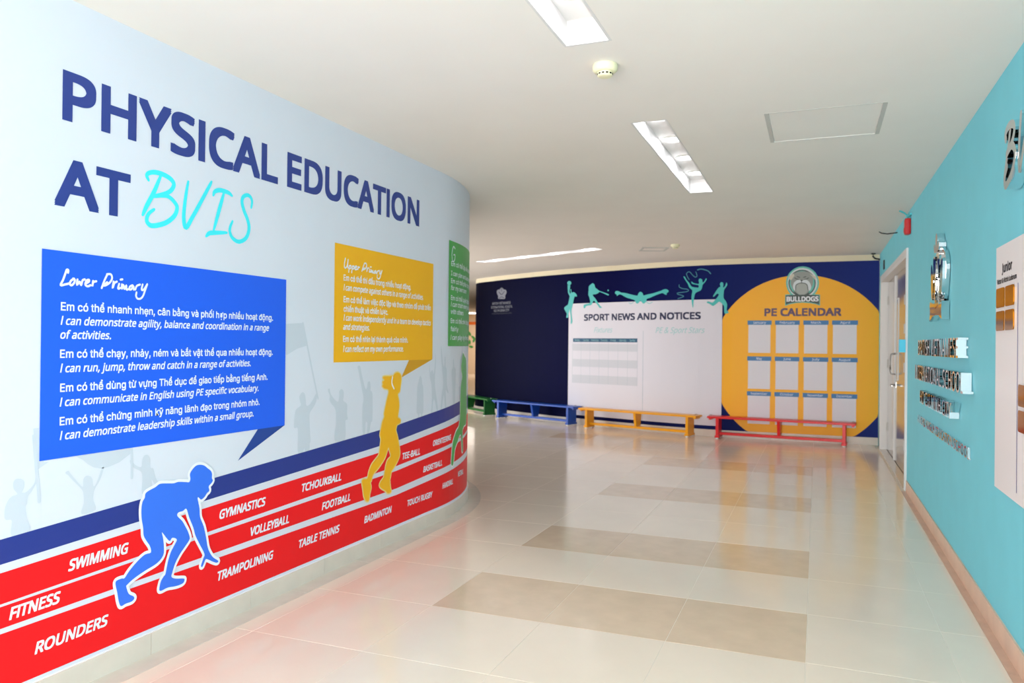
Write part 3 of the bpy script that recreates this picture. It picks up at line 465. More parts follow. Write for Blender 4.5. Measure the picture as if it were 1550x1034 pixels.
# ceiling with three recessed slots cut through it
slots = [((-0.895, 2.0), 0.18, 2.11, math.pi/2), ((-0.885, 5.30), 0.18, 2.10, math.pi/2), ((-3.735, 10.185), 0.18, 2.42, math.atan2(-1.07, 2.17))]
def rect_at(c, wd, ln, a, grow=0.0):
    ca, sa = math.cos(a), math.sin(a); hl, hw = ln/2+grow, wd/2+grow
    return [(c[0]+x*ca-y*sa, c[1]+x*sa+y*ca) for x, y in ((-hl, -hw), (hl, -hw), (hl, hw), (-hl, hw))]
hatch = [(-0.275, 4.31), (0.325, 4.31), (0.325, 4.935), (-0.275, 4.935)]
holes = [rect_at(*s, grow=0.0125) for s in slots] + [hatch]
bm = bmesh.new()
for z in (H, H+0.10):
    loops = [[Vector((x, y, 0)) for x, y in lp] for lp in [outer]+holes]
    flatv = [bm.verts.new((v.x, v.y, z)) for lp in loops for v in lp]
    for t in tessellate_polygon(loops): bm.faces.new([flatv[i] for i in t])
    if z == H: low = flatv
k = 0
for lp in [outer]+holes:
    n = len(lp)
    for i in range(n):
        a, b = k+i, k+(i+1) % n
        bm.faces.new((low[a], low[b], flatv[b], flatv[a]))
    k += n
bmesh.ops.recalc_face_normals(bm, faces=bm.faces[:])
ceiling = tag(link('ceiling', bm, 'ceiling_paint'), kind='structure')

wall_left = tag(sweep('wall_left', LEFT, 0, -0.15, 0.0, -0.02, H+0.02, 'mural_white'), kind='structure')
wall_far = tag(sweep('wall_far', FAR, 0, -0.15, 0.0, -0.02, H+0.02, 'cream_paint'), kind='structure')
DY0, DY1, DH, DX = 7.90, 10.87, 2.17, 0.838
bm = bmesh.new()
box(bm, 0.77, 0.92, -2.5, DY0, -0.02, H+0.02); box(bm, 0.77, 0.92, DY0, DY1, DH, H+0.02); box(bm, 0.77, 0.92, DY1, 11.45, -0.02, H+0.02)
wall_right = tag(link('wall_right', bm, 'teal_paint'), kind='structure')
we = tag(boxo('wall_end', 'beige_paint', (-17.3, -11.6, 30.0, 30.15, -0.02, H+0.02)), kind='structure')
link('stripe', (lambda b: (box(b, -17.2, -11.7, 29.97, 29.998, 2.12, 2.24), b)[1])(bmesh.new()), 'orange_stripe', we)
bm = bmesh.new()
pts = [(-9.0, 7.2), (-9.4, 7.2), (-9.4, 14.4), (-17.2, 30.1), (-17.0, 30.1), (-9.25, 14.3), (-9.25, 13.6), (-9.25, 7.2)]
prism(bm, [(-9.25, 12.8), (-9.25, 14.3), (-17.0, 30.1), (-17.2, 30.1), (-9.4, 14.4), (-9.4, 12.8)], -0.02, H+0.02)
tag(link('wall_corridor', bm, 'beige_paint'), kind='structure')
# leaf stickers on the distant wall
for i, (px, pz, a) in enumerate([(-13.86, 1.62, 0.4), (-13.75, 1.35, -0.5), (-13.65, 1.5, 0.9), (-13.9, 1.25, 0.0), (-13.72, 1.15, 1.4)]):
    bm = bmesh.new()
    P = [(0, 0), (0.05, 0.06), (0.05, 0.14), (0, 0.24), (-0.05, 0.14), (-0.05, 0.06)]
    a0 = [bm.verts.new((px+x*math.cos(a)-y*math.sin(a), 29.985, pz+x*math.sin(a)+y*math.cos(a))) for x, y in P]
    bm.faces.new(a0); link('leaf', bm, 'leaf_decal', we)

# floor tiles, each proud of the base with recessed joints
X0, TW, Y0, TD = -1.764, 0.5772, 3.390, 0.6166
cols = [X0+TW*k for k in range(-14, 5)]        # left edges of full columns
tile_mesh = {}
def tile(x0, x1, y0, y1, kind):
    key = (round(x1-x0, 4), round(y1-y0, 4), kind)
    if key not in tile_mesh:
        bm = bmesh.new(); g = 0.0012; wx, wy = x1-x0, y1-y0
        box(bm, g, wx-g, g, wy-g, -0.012, 0.0)
        top = [e for e in bm.edges if all(v.co.z > -0.001 for v in e.verts)]
        bmesh.ops.bevel(bm, geom=top, offset=0.0007, segments=1, affect='EDGES')
        me = bpy.data.meshes.new('tile'); bm.to_mesh(me); bm.free(); me.materials.append(MT['tile_'+kind]); tile_mesh[key] = me
    o = bpy.data.objects.new('tile', tile_mesh[key]); COL.objects.link(o); o.location = (x0, y0, 0); o.parent = floor
def inside_left(x, y):   # in the solid behind the curved wall
    if x < -9: return True
    if y < 5: return x < XL
    if x < XL-R0: return y < 5+R0
    return math.hypot(x-(XL-R0), y-5) < R0
def far_y(x):
    P = [p for p in FAR.p if p.x > -6.3]
    for a, b in zip(P, P[1:]):
        if a.x <= x <= b.x: return a.y+(b.y-a.y)*(x-a.x)/(b.x-a.x)
    return 14.0 if x < -6 else 11.33
far_tiles = bmesh.new(); count = 0
edges = [X0+TW*k for k in range(-12, 4)]+[0.538, 0.722]
for j in range(-9, 19):
    y0 = Y0+TD*j; y1 = y0+TD
    for i, (xa, xb) in enumerate(zip(edges, edges[1:])):
        k = i-12
        cx, cy = (xa+xb)/2, (y0+y1)/2
        if inside_left(xb, y1) and inside_left(xb, y0): continue
        if y0 > far_y(min(max(cx, -6.2), 0.7))+0.15: continue
        dark = (k in (0, 1, 2) and j in (0, 2, 5, 8)) or (k in (-5, -4, -3) and j == 11)
        z = cy*0.929-cx*0.37
        if z < 11.0 and cy > 1.0 and count < 297:
            tile(xa, xb, y0, y1, 'dark' if dark else 'light'); count += 1
        else:
            g = 0.0012
            box(far_tiles, xa+g, xb-g, y0+g, y1-g, -0.012, 0.0)
ft = link('tile_field', far_tiles, 'tile_light', floor); ft['kind'] = 'stuff'
bm = bmesh.new()
prism(bm, [(-9.2, 14.8), (-6.6, 14.8), (-12.4, 30.0), (-17.0, 30.0)], -0.02, -0.001)
link('corridor_floor', bm, 'tile_light', floor)

# borders and skirtings
def tiles_along(name, path, s0, s1, step, o0, o1, z0, z1, m, parent, gap=0.0015):
    s = s0
    while s < s1-0.02:
        e = min(s+step, s1); sweep(name, path, 0, o0, o1, z0, z1, m, parent, s+gap, e-gap); s = e
t1 = tag(sweep('trim_1', LEFT, 0, 0.004, 0.118, -0.01, 0.0006, 'floor_base', None, -2.4, 9.0), kind='structure')
tiles_along('border_tile', LEFT, 0.9, 9.0, 0.60, 0.012, 0.120, -0.005, 0.0018, 'border_grey', t1)
bl = tag(sweep('baseboard_left', LEFT, 0, 0.0005, 0.006, 0.0, 0.092, 'print_white', None, -2.4, 12.5), kind='structure')
tiles_along('skirting_tile', LEFT, 0.60, 12.2, 0.60, 0.005, 0.014, 0.0, 0.088, 'skirting_cream', bl)
t2 = tag(sweep('trim_2', RIGHT, 0, 0.0, 0.046, -0.01, 0.0006, 'floor_base', None, -7.8, 2.4), kind='structure')
tiles_along('border_tile', RIGHT, -7.8, 2.4, 0.60, 0.001, 0.048, -0.005, 0.0018, 'border_brown', t2)
br = tag(sweep('baseboard_right', RIGHT, 0, 0.0, 0.006, 0.0, 0.100, 'floor_base', None, -7.8, 2.4), kind='structure')
tiles_along('skirting_tile', RIGHT, -7.8, 2.4, 0.60, 0.004, 0.011, 0.0, 0.102, 'skirting_tan', br)
bf = tag(sweep('baseboard_far', FAR, 0, 0.0, 0.006, 0.0, 0.100, 'floor_base', None, -8.9, -0.002), kind='structure')
tiles_along('skirting_tile', FAR, -8.9, -0.002, 0.60, 0.005, 0.012, 0.0, 0.100, 'skirting_cream', bf)

# ------------------------------------------------------------------ ceiling fittings
lab = ['recessed ceiling light slot nearest the entrance, its lamps out of sight', 'recessed ceiling light slot with four round lamps, between smoke detector and access hatch',
       'long slanting ceiling light slot with four glowing lamps above the dark curved wall']
for (c, wd, ln, a), lb in zip(slots, lab):
    t = tag(empty('light_slot', (c[0], c[1], H), a), lb, 'ceiling light', 'recessed ceiling light slots')
    hl, hw, dp = ln/2, wd/2, 0.105
    bm = bmesh.new()
    box(bm, -hl-0.01, hl+0.01, -hw-0.012, -hw, 0.0, dp+0.012); box(bm, -hl-0.01, hl+0.01, hw, hw+0.012, 0.0, dp+0.012)
    box(bm, -hl-0.012, -hl, -hw, hw, 0.0, dp+0.012); box(bm, hl, hl+0.012, -hw, hw, 0.0, dp+0.012)
    box(bm, -hl, hl, -hw, hw, dp, dp+0.012)
    link('housing', bm, 'slot_white', t)
    for q in range(4):
        x = -hl+0.27+(ln-0.54)*q/3
        bm = bmesh.new(); lathe(bm, [(0.078, dp), (0.078, dp-0.008), (0.070, dp-0.010), (0.066, dp-0.004)], x, 0, 28)
        rim = link('lamp_rim', bm, 'grey_plastic', t)
        bm = bmesh.new(); lathe(bm, [(0.066, dp-0.0045), (0.064, dp-0.006)], x, 0, 28)
        link('lamp', bm, 'lamp_glow', rim)
        l = bpy.data.lights.new('downlight', 'AREA'); l.shape = 'DISK'; l.size = 0.12; l.energy = LAMP_W; l.color = (0.94, 0.95, 1.0)
        lo = bpy.data.objects.new('downlight', l); COL.objects.link(lo); lo.parent = t; lo.location = (x, 0, dp-0.012)

t = tag(empty('access_hatch', (0, 0, H)), 'square flush access hatch with grey edge strips in the white ceiling', 'hatch')
x0, y0, x1, y1 = -0.275, 4.31, 0.325, 4.935
bm = bmesh.new()
for b in ((x0, x0+0.022, y0, y1), (x1-0.022, x1, y0, y1), (x0+0.022, x1-0.022, y0, y0+0.006), (x0+0.022, x1-0.022, y1-0.006, y1)):
    box(bm, *b, -0.001, 0.02)
link('frame', bm, 'grey_plastic', t)
boxo('panel', 'ceiling_paint', (x0+0.025, x1-0.025, y0+0.009, y1-0.009, 0.004, 0.02), t)
t = tag(empty('ceiling_vent', (-1.97, 9.86, H), 0.35), 'small square vent cover on the ceiling beside the far smoke detector', 'vent')
bm = bmesh.new()
for b in ((-0.17, 0.17, -0.17, -0.14), (-0.17, 0.17, 0.14, 0.17), (-0.17, -0.14, -0.14, 0.14), (0.14, 0.17, -0.14, 0.14)): box(bm, *b, -0.012, -0.0005)
link('frame', bm, 'grey_plastic', t); boxo('panel', 'ceiling_paint', (-0.135, 0.135, -0.135, 0.135, -0.006, -0.0005), t)
for x, y, lb in ((-0.889, 3.32, 'cream smoke detector on the ceiling just past the nearest light slot'), (-1.635, 9.50, 'distant cream smoke detector on the ceiling beside the small vent cover')):
    t = tag(empty('smoke_detector', (x, y, H)), lb, 'smoke detector', 'ceiling smoke detectors')
    bm = bmesh.new(); lathe(bm, [(0.054, -0.0005), (0.056, -0.012), (0.055, -0.026), (0.046, -0.034), (0.040, -0.036)], 0, 0, 32); link('base', bm, 'detector_plastic', t, True)
    bm = bmesh.new(); lathe(bm, [(0.034, -0.034), (0.034, -0.050), (0.028, -0.054), (0.006, -0.056)], 0, 0, 32); link('sensor_head', bm, 'detector_plastic', t, False)
    for q in range(12):
        a = 2*math.pi*q/12; bm = bmesh.new(); box(bm, 0.0325, 0.0348, -0.005, 0.005, -0.047, -0.041)
        o = link('vent_opening', bm, 'black_plastic', t); o.rotation_euler = (0, 0, a)

for x, y, e in ((-13.0, 28.2, 34),):
    t = tag(empty('ceiling_lamp', (x, y, H)), 'round ceiling lamp at the very end of the distant corridor', 'ceiling light')
    bm = bmesh.new(); lathe(bm, [(0.20, -0.0005), (0.20, -0.03), (0.18, -0.035)], 0, 0, 24); link('lamp_body', bm, 'lamp_glow', t)
    l = bpy.data.lights.new('corridor_light', 'AREA'); l.shape = 'DISK'; l.size = 1.6; l.energy = e; l.color = (1.0, 0.93, 0.86)
    lo = bpy.data.objects.new('corridor_light', l); COL.objects.link(lo); lo.parent = t; lo.location = (0, 0, -0.05)

# ------------------------------------------------------------------ left mural
def ext(b, k, lo=-2.4, hi=7.2):
    """band edge as a polyline from the entrance to past the bend"""
    p = DATA['bands'][b]; a = p[0]; m = [q for q in p if 4.2 < q[0] < 4.6][0]; sl = (m[1]-a[1])/(m[0]-a[0])
    e = p[-1]; sl2 = (e[1]-m[1])/(e[0]-m[0])
    return [(lo, a[1]+sl*(lo-a[0])*0.4), (a[0], a[1]), (m[0], m[1]), (e[0], e[1]), (hi, e[1]+sl*(hi-e[0]))]
track = tag(empty('running_track_print'), 'wide red running track printed along the foot of the curved white wall, with sport names', 'wall print')
E_ = {k: ext(k, 1) for k in DATA['bands']}
E_['r3_bot'] = [(-2.4, 0.104), (7.2, 0.104)]
def band(name, a, b, m): flat(name, LEFT, m, [('poly', E_[b]+E_[a][::-1])], track, 0.0008)
band('navy_band', 'navy_top', 'navy_bot', 'print_band_navy')
tr = [('top', 'red_top', 'r1_bot'), ('middle', 'r2_top', 'r2_bot'), ('bottom', 'r3_top', 'r3_bot')]
for n_, a, b in tr:
    o = flat('red_lane', LEFT, 'print_red', [('poly', E_[b]+E_[a][::-1])], track, 0.0008)
for wtext, (a, b) in DATA['words'].items():
    z0 = (a[1]+b[1])/2; z1 = z0+max(0.039, min((a[2]-a[1]+b[2]-b[1])/2, 0.044))
    sl = (b[1]-a[1])/(b[0]-a[0]) if b[0] > 4.9 else 0.012
    lettering('lettering', LEFT, 'print_text_white', wtext, a[0], b[0], a[1] if b[0] > 4.9 else z0-0.002, (a[1] if b[0] > 4.9 else z0)+0.041, track, 0.0016, bold=0.045, shear=0.22, slope=sl)

t = tag(empty('title_print'), 'large navy and cyan heading lettering at the top of the curved white wall', 'wall print')
lettering('heading_word', LEFT, 'print_title', 'PHYSICAL', 1.980, 3.180, 2.101, 2.284, t, 0.001, bold=0.045, res=6)
lettering('heading_word', LEFT, 'print_title', 'EDUCATION', 3.253, 4.672, 2.104, 2.285, t, 0.001, bold=0.045, res=6)
lettering('heading_word', LEFT, 'print_title', 'AT', 1.953, 2.281, 1.785, 1.962, t, 0.001, bold=0.045, res=6)
flat('script_word', LEFT, 'print_cyan', [('stroke', p, 0.019, False, True) for p in DATA['bvis']], t, 0.001)

def bubble(label, m, fold, s0, s1, z0, z1, tail, title=None, rows=None, tw=0.008, cap=0.031, tb=0.03):
    t = tag(empty('speech_bubble_print'), label, 'wall print', 'speech bubble prints on the curved wall')
    flat('panel', LEFT, m, [rect(s0, s1, z0, z1)], t, 0.0024)
    if tail: flat('tail', LEFT, fold, [('poly', tail)], t, 0.0016)
    if title: flat('script_heading', LEFT, 'print_text_white', [('stroke', p, tw, False) for p in title], t, 0.0032)
    for (a, b, z, s) in rows or []:
        it = s.startswith('/'); s = s.lstrip('/')
        lettering('text_line', LEFT, 'print_text_white', s, a, b, z, z+cap, t, 0.0032, bold=tb, shear=0.2 if it else 0.0, res=2, font='noto' if it else 'inter', copies=4)
    return t
bubble('big blue speech bubble print with script heading and nine lines of white text', 'print_blue', 'print_fold_blue', 1.907, 3.254, 0.867, 1.6215,
       [(3.254, 0.867), (3.05, 0.867), (2.912, 0.730)], DATA['lower_primary'], DATA['blue_text'], 0.0085, 0.031)
o = bubble('orange speech bubble print between the blue and the green one', 'print_orange', 'print_fold_orange', 3.680, 4.887, 1.1845, 1.868,
       [(4.887, 1.1845), (4.55, 1.1845), (4.448, 1.070)], DATA['upper_primary'], DATA['orange_text'], 0.0085, 0.036)
gt = []
words = ["Em có thể lập kế hoạch và", "I can plan and lead warm ups", "Em có thể phân tích trận đấu", "/for my own team", "Em có thể luyện tập mỗi ngày", "/I can train every single day", "with others", "Em có thể chơi công bằng", "fairly", "/I can play by the rules"]
for z, s in zip(DATA['green_z'], words): gt.append([5.19, 5.19+0.031*len(s.strip('/')), z, s])
zt = 2.074
G = lambda P: [(5.20+x, zt-0.15+y) for x, y in P]
gbub = bubble('green speech bubble print on the bend of the curved white wall', 'print_green', 'print_fold_blue', 5.145, 6.35, 1.28, 2.074, None,
       [G([(0.07, 0.10), (0.03, 0.11), (0.0, 0.05), (0.02, 0.0), (0.06, 0.01), (0.07, 0.05), (0.04, 0.05)])], gt, 0.010, 0.036)

def figure(name, label, m, pts, extra=(), outline=None, om='print_white', off=0.0040):
    t = tag(empty(name), label, 'wall print')
    if outline: flat('outline', LEFT, om, [('stroke', pts, outline*2, True)], t, off-0.0006)
    flat('figure', LEFT, m, [('smooth', pts)]+[], t, off)
    for n_, mm, sh in extra: flat(n_, LEFT, mm, sh, t, off+0.0006)
    return t
figure('sprinter_silhouette', 'blue silhouette of a crouching sprinter with white outline', 'print_runner_blue', DATA['starter'], outline=0.0125)
figure('jogger_silhouette', 'yellow silhouette of a running girl with a ponytail', 'print_orange', DATA['jogger'], [('hair_gap', 'print_white', [('stroke', DATA['jogger_hair'], 0.012)])], outline=0.0085, om='print_fold_light')
figure('athlete_silhouette', 'green silhouette of an athlete under the green speech bubble', 'print_green', DATA['green_runner'], outline=0.012, om='print_white')
cl = ['pale silhouette with one bent arm holding up a flagpole, first in the crowd', 'pale silhouette with both arms raised to a hanging cloth', 'pale silhouette with long hair holding a short pole above the sprinter',
      'grey silhouette waving a large flag beside the blue speech bubble', 'grey silhouette raising one fist between the flag waver and the jogger', 'grey silhouette with one arm straight up just behind the jogger',
      'slim grey silhouette standing right under the orange bubble tail', 'grey silhouette with both arms up past the orange bubble tail', 'grey silhouette with a leg apart and one arm stretched high near the bend',
      'narrow grey silhouette standing next to the green athlete']
ct = []
for p, lb in zip(DATA['crowd'], cl):
    o = flat('crowd_silhouette', LEFT, 'print_crowd', [('smooth', p)], None, 0.0006)
    tag(o, lb, 'wall print', 'crowd silhouettes on the curved wall'); ct.append(o)
for i, (f, pl) in enumerate(zip(DATA['flags'], DATA['poles'])):
    o = flat('flag_cloth', LEFT, 'print_crowd', [('poly', f)], ct[(0, 2, 3)[i]], 0.0006)
    flat('flag_pole', LEFT, 'print_crowd', [('stroke', pl, 0.012)], ct[(0, 2, 3)[i]], 0.0008)

# ------------------------------------------------------------------ far mural
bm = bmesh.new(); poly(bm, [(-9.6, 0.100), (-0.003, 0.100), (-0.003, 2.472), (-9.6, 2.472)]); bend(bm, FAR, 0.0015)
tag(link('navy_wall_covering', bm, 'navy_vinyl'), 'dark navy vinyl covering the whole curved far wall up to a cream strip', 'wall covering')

t = tag(empty('crest_print'), 'small grey crest with three lines of lettering on the dark far wall', 'wall print')
flat('crest', FAR, 'crest_grey', [('smooth', DATA['crest'])], t, 0.003)
cs = [sum(p[i] for p in DATA['crest'])/len(DATA['crest']) for i in (0, 1)]
flat('crest_detail', FAR, 'crest_dark', [('stroke', [(cs[0]-0.09, cs[1]+0.02), (cs[0], cs[1]-0.03), (cs[0]+0.09, cs[1]+0.02)], 0.016), ('stroke', [(cs[0]-0.08, cs[1]-0.10), (cs[0], cs[1]-0.075), (cs[0]+0.08, cs[1]-0.10)], 0.014),
      ('stroke', [(cs[0], cs[1]+0.03), (cs[0], cs[1]+0.10)], 0.014), ('stroke', [(cs[0]-0.07, cs[1]+0.06), (cs[0]-0.04, cs[1]+0.09)], 0.012), ('stroke', [(cs[0]+0.07, cs[1]+0.06), (cs[0]+0.04, cs[1]+0.09)], 0.012)], t, 0.0042)
for (a, b), s, mm in zip(DATA['crest_text'], ['BRITISH VIETNAMESE', 'INTERNATIONAL SCHOOL', 'HO CHI MINH CITY', 'A NORD ANGLIA EDUCATION SCHOOL'], ['crest_grey']*3+['crest_dark']):
    zz = (a[1]+b[1])/2; hh = 0.045 if mm == 'crest_grey' else 0.022
    lettering('text_line', FAR, mm, s, a[0], b[0], zz-hh*0.6, zz+hh*0.4, t, 0.003, bold=0.015)

t = tag(empty('notice_board'), 'large white sport news panel on the navy far wall behind the yellow bench', 'notice board')
def rrect(s0, s1, z0, z1, r, n=4):
    P = []
    for cx, cz, a in ((s1-r, z0+r, -90), (s1-r, z1-r, 0), (s0+r, z1-r, 90), (s0+r, z0+r, 180)):
        for k in range(n+1): P.append((cx+r*math.cos(math.radians(a+90*k/n)), cz+r*math.sin(math.radians(a+90*k/n))))
    return P
flat('panel', FAR, 'notice_white', [('poly', rrect(-4.715, -2.037, 0.155, 1.975, 0.03))], t, 0.0017, depth=0.006)
NB = 0.0088
lettering('heading', FAR, 'print_navy_text', 'SPORT NEWS AND NOTICES', -4.390, -2.343, 1.690, 1.796, t, NB, bold=0.058)
lettering('script_heading', FAR, 'print_teal_pale', 'Fixtures', -4.187, -3.829, 1.500, 1.582, t, NB, bold=0.0, shear=0.35)
lettering('script_heading', FAR, 'print_teal_pale', 'PE & Sport Stars', -3.053, -2.281, 1.490, 1.574, t, NB, bold=0.0, shear=0.35)
flat('divider', FAR, 'print_grid', [rect(-3.268, -3.260, 0.17, 1.52)], t, NB)
tb = flat('timetable', FAR, 'print_table_head', [rect(-4.615, -3.366, 1.347, 1.407)], t, NB)
rz = [1.317, 1.204, 1.068, 0.945, 0.812, 0.678]
flat('row_band', FAR, 'print_table_cell', [rect(-4.622, -3.363, rz[1], 1.347-0.03)], tb, NB)
flat('row_band', FAR, 'print_table_cell', [rect(-4.622, -3.363, rz[3], rz[2])], tb, NB)
flat('row_band', FAR, 'print_table_cell', [rect(-4.622, -3.363, rz[5], rz[4])], tb, NB)
flat('grid_lines', FAR, 'print_grid', [rect(-4.622+1.259*k/7-0.002, -4.622+1.259*k/7+0.002, 0.678, 1.347) for k in range(8)], tb, NB+0.0008)
for k, d in enumerate(['Monday', 'Tuesday', 'Wednesday', 'Thursday', 'Friday', 'Saturday', 'Sunday']):
    c = -4.615+1.249*(k+0.5)/7; wd = 0.0165*len(d)
    lettering('day_name', FAR, 'print_teal_pale', d, c-wd/2, c+wd/2, 1.363, 1.393, tb, NB+0.001, bold=0.0, res=1)

FO = 0.0096
def ffig(name, label, parts):
    t = tag(empty(name), label, 'wall print', 'turquoise sport silhouettes along the top of the notice board')
    for n_, m, sh in parts: flat(n_, FAR, m, sh, t, FO)
ffig('basketball_silhouette', 'turquoise silhouette of a leaping player lifting a ball at the corner of the notice board', [('figure', 'print_teal', [('smooth', DATA['basketball'])]), ('ball', 'print_teal', [('poly', DATA['ball'])])])
ffig('batter_silhouette', 'turquoise silhouette of a batter swinging a bat', [('figure', 'print_teal', [('smooth', DATA['batter'])]), ('ball', 'print_teal', [('poly', DATA['smallball'])])])
ffig('swimmer_silhouette', 'turquoise silhouette of a butterfly swimmer with arms spread wide', [('figure', 'print_teal', [('smooth', DATA['swimmer'])]), ('water_line', 'print_teal_pale', [('stroke', p, 0.012) for p in DATA['water']])])
ffig('gymnast_silhouette', 'turquoise silhouette of a ribbon gymnast standing on one leg', [('figure', 'print_teal', [('smooth', DATA['gymnast'])])] + [('ribbon', 'print_teal_ribbon', [('stroke', p, 0.016 if i == 0 else 0.012)]) for i, p in enumerate(DATA['ribbons'])])
ffig('footballer_silhouette', 'turquoise silhouette of a player in full stride beside the yellow circle', [('figure', 'print_teal', [('smooth', DATA['footballer'])])])

t = tag(empty('calendar_print'), 'big yellow circle print with twelve white month sheets on the far wall', 'wall print')
P = []
for k in range(160):
    a = 2*math.pi*k/160; P.append((min(-0.004, max(-2.036, -0.99+1.207*math.cos(a))), max(0.101, 1.09+1.207*math.sin(a))))
flat('circle', FAR, 'print_circle', [('poly', P)], t, 0.003)
lettering('heading', FAR, 'print_plum', 'PE CALENDAR', -1.461, -0.467, 1.730, 1.839, t, 0.0042, bold=0.058)
mon = ['January', 'February', 'March', 'April', 'May', 'June', 'July', 'August', 'September', 'October', 'November', 'December']
for i, mn in enumerate(mon):
    s0 = (-1.686, -1.318, -0.949, -0.583)[i % 4]; zt = (1.669, 1.163, 0.670)[i//4]
    sh = flat('month_sheet', FAR, 'print_sheet', [rect(s0+0.012, s0+0.308, zt-0.455, zt-0.06)], t, 0.0042)
    flat('header_strip', FAR, 'print_header', [rect(s0, s0+0.322, zt-0.060, zt)], sh, 0.0054)
    wd = 0.0245*len(mn)
    lettering('month_name', FAR, 'print_text_white', mn, s0+0.161-wd/2, s0+0.161+wd/2, zt-0.045, zt-0.013, sh, 0.0066, bold=0.005, res=1)

t = tag(empty('club_badge_print'), 'round badge with a grey bulldog head above the calendar heading', 'wall print')
o0 = 0.0046
flat('outer_ring', FAR, 'badge_teal', [('poly', DATA['bd_rings'][0]), ('poly', DATA['bd_banner'])], t, o0)
flat('pale_ring', FAR, 'badge_pale', [('poly', DATA['bd_rings'][1])], t, o0+0.001)
flat('dark_ring', FAR, 'badge_dark', [('poly', DATA['bd_rings'][2])], t, o0+0.002)
flat('disc', FAR, 'badge_teal', [('poly', DATA['bd_rings'][3])], t, o0+0.003)
hd = flat('head', FAR, 'badge_grey', [('smooth', DATA['bd_head'])], t, o0+0.004)
for e in DATA['bd_ears']: flat('ear', FAR, 'badge_ear', [('poly', e)], hd, o0+0.0045)
flat('muzzle', FAR, 'badge_pale', [('smooth', DATA['bd_muzzle'])], hd, o0+0.005)
flat('jaw', FAR, 'badge_jaw', [('smooth', DATA['bd_jaw'])], hd, o0+0.0056)
flat('markings', FAR, 'badge_dark', [('poly', p) for p in DATA['bd_dark']]+[('stroke', p, 0.010) for p in DATA['bd_lines']], hd, o0+0.0062)
bn = flat('banner', FAR, 'badge_dark', [('poly', DATA['bd_banner2'])], t, o0+0.007)
bt = DATA['bd_text']
lettering('lettering', FAR, 'print_white', 'BULLDOGS', bt[0][0], bt[1][0], bt[0][1]+0.008, bt[1][1], bn, o0+0.008, bold=0.05)

# ------------------------------------------------------------------ right wall
CH = 0.050
def chrome_line(label, s, y_l, y_r, z0, z1, dep, bold=0.0):
    t = tag(empty('metal_lettering'), label, 'sign', 'mirror metal letters on the turquoise wall')
    lettering('letter', RIGHT, 'chrome', s, -y_l, -y_r, z0, z1, t, 0.004, bold=bold, depth=dep, res=3, split=True)
chrome_line('top row of deep mirror metal letters on the turquoise wall', 'BRITISH VIETNAMESE', 6.58, 4.80, 1.250, 1.362, CH)
chrome_line('second row of deep mirror metal letters, the longest of the deep rows', 'INTERNATIONAL SCHOOL', 6.76, 4.64, 1.062, 1.172, CH)
chrome_line('third row of deep mirror metal letters, the shortest row', 'HO CHI MINH CITY', 6.44, 5.03, 0.895, 0.988, CH)
chrome_line('lowest row of thin flat metal letters on the turquoise wall', 'A NORD ANGLIA EDUCATION SCHOOL', 6.92, 4.68, 0.710, 0.772, 0.012, 0.0)
t = tag(empty('metal_script_lettering'), 'big raised metal script letters high on the turquoise wall near the ceiling', 'sign')
groups = [DATA['bvis'][0:3], DATA['bvis'][3:4], DATA['bvis'][4:7], DATA['bvis'][7:8]]
for g, (ya, za) in zip(groups, [(3.72, 1.973), (3.475, 1.995), (3.24, 1.975), (3.06, 1.973)]):
    gp = [p for st in g for p in st]; g0 = min(p[0] for p in gp); g1 = max(p[0] for p in gp); h0 = min(p[1] for p in gp); h1 = max(p[1] for p in gp)
    kx = 0.20/(g1-g0) if len(g) > 1 else 0.19/(g1-g0)
    kz = 0.235/(h1-h0); bm = bmesh.new()
    for q, st in enumerate(g):
        b2 = bmesh.new(); stroke(b2, [(-ya+(p[0]-g0)*kx, za+(p[1]-h0)*kz) for p in st], 0.034)
        bmesh.ops.remove_doubles(b2, verts=b2.verts[:], dist=1e-5)
        solid(b2, 0.045+0.002*q); bend(b2, RIGHT, 0.006)
        me = bpy.data.meshes.new('q'); b2.to_mesh(me); b2.free(); bm.from_mesh(me); bpy.data.meshes.remove(me)
    link('letter', bm, 'chrome', t)

# metal crest: stacked mirror plates
t = tag(empty('metal_crest'), 'mirror metal crest with a crown and banner on the turquoise wall above the metal letters', 'sign')
cy, cz = -5.72, 1.77
def plate(name, pts, off, dep, m='chrome', sm=True):
    P = [(cy+x*0.92, cz+z) for x, z in pts]
    bm = bmesh.new(); poly(bm, catmull(P, 3, True) if sm else P); solid(bm, dep); bend(bm, RIGHT, off); return link(name, bm, m, t)
plate('shield', [(-0.30, 0.06), (-0.26, 0.13), (-0.19, 0.16), (-0.10, 0.19), (0, 0.20), (0.10, 0.19), (0.19, 0.16), (0.26, 0.13), (0.30, 0.06), (0.28, -0.04), (0.25, -0.11), (0.20, -0.17), (0, -0.20), (-0.20, -0.17), (-0.25, -0.11), (-0.28, -0.04)], 0.004, 0.022)
plate('crown', [(-0.10, 0.17), (-0.12, 0.23), (-0.05, 0.20), (-0.045, 0.26), (0, 0.29), (0.045, 0.26), (0.05, 0.20), (0.12, 0.23), (0.10, 0.17)], 0.004, 0.042)
for sx in (-1, 1):
    plate('wreath', [(sx*0.29, 0.08), (sx*0.24, 0.10), (sx*0.17, 0.02), (sx*0.17, -0.07), (sx*0.21, -0.14), (sx*0.27, -0.08)], 0.026, 0.018)
    plate('petal', [(sx*0.06, 0.14), (sx*0.15, 0.13), (sx*0.14, 0.04), (sx*0.09, -0.01), (sx*0.04, 0.05)], 0.026, 0.020)
    plate('petal', [(sx*0.05, -0.03), (sx*0.13, -0.05), (sx*0.15, -0.13), (sx*0.06, -0.14)], 0.026, 0.016)
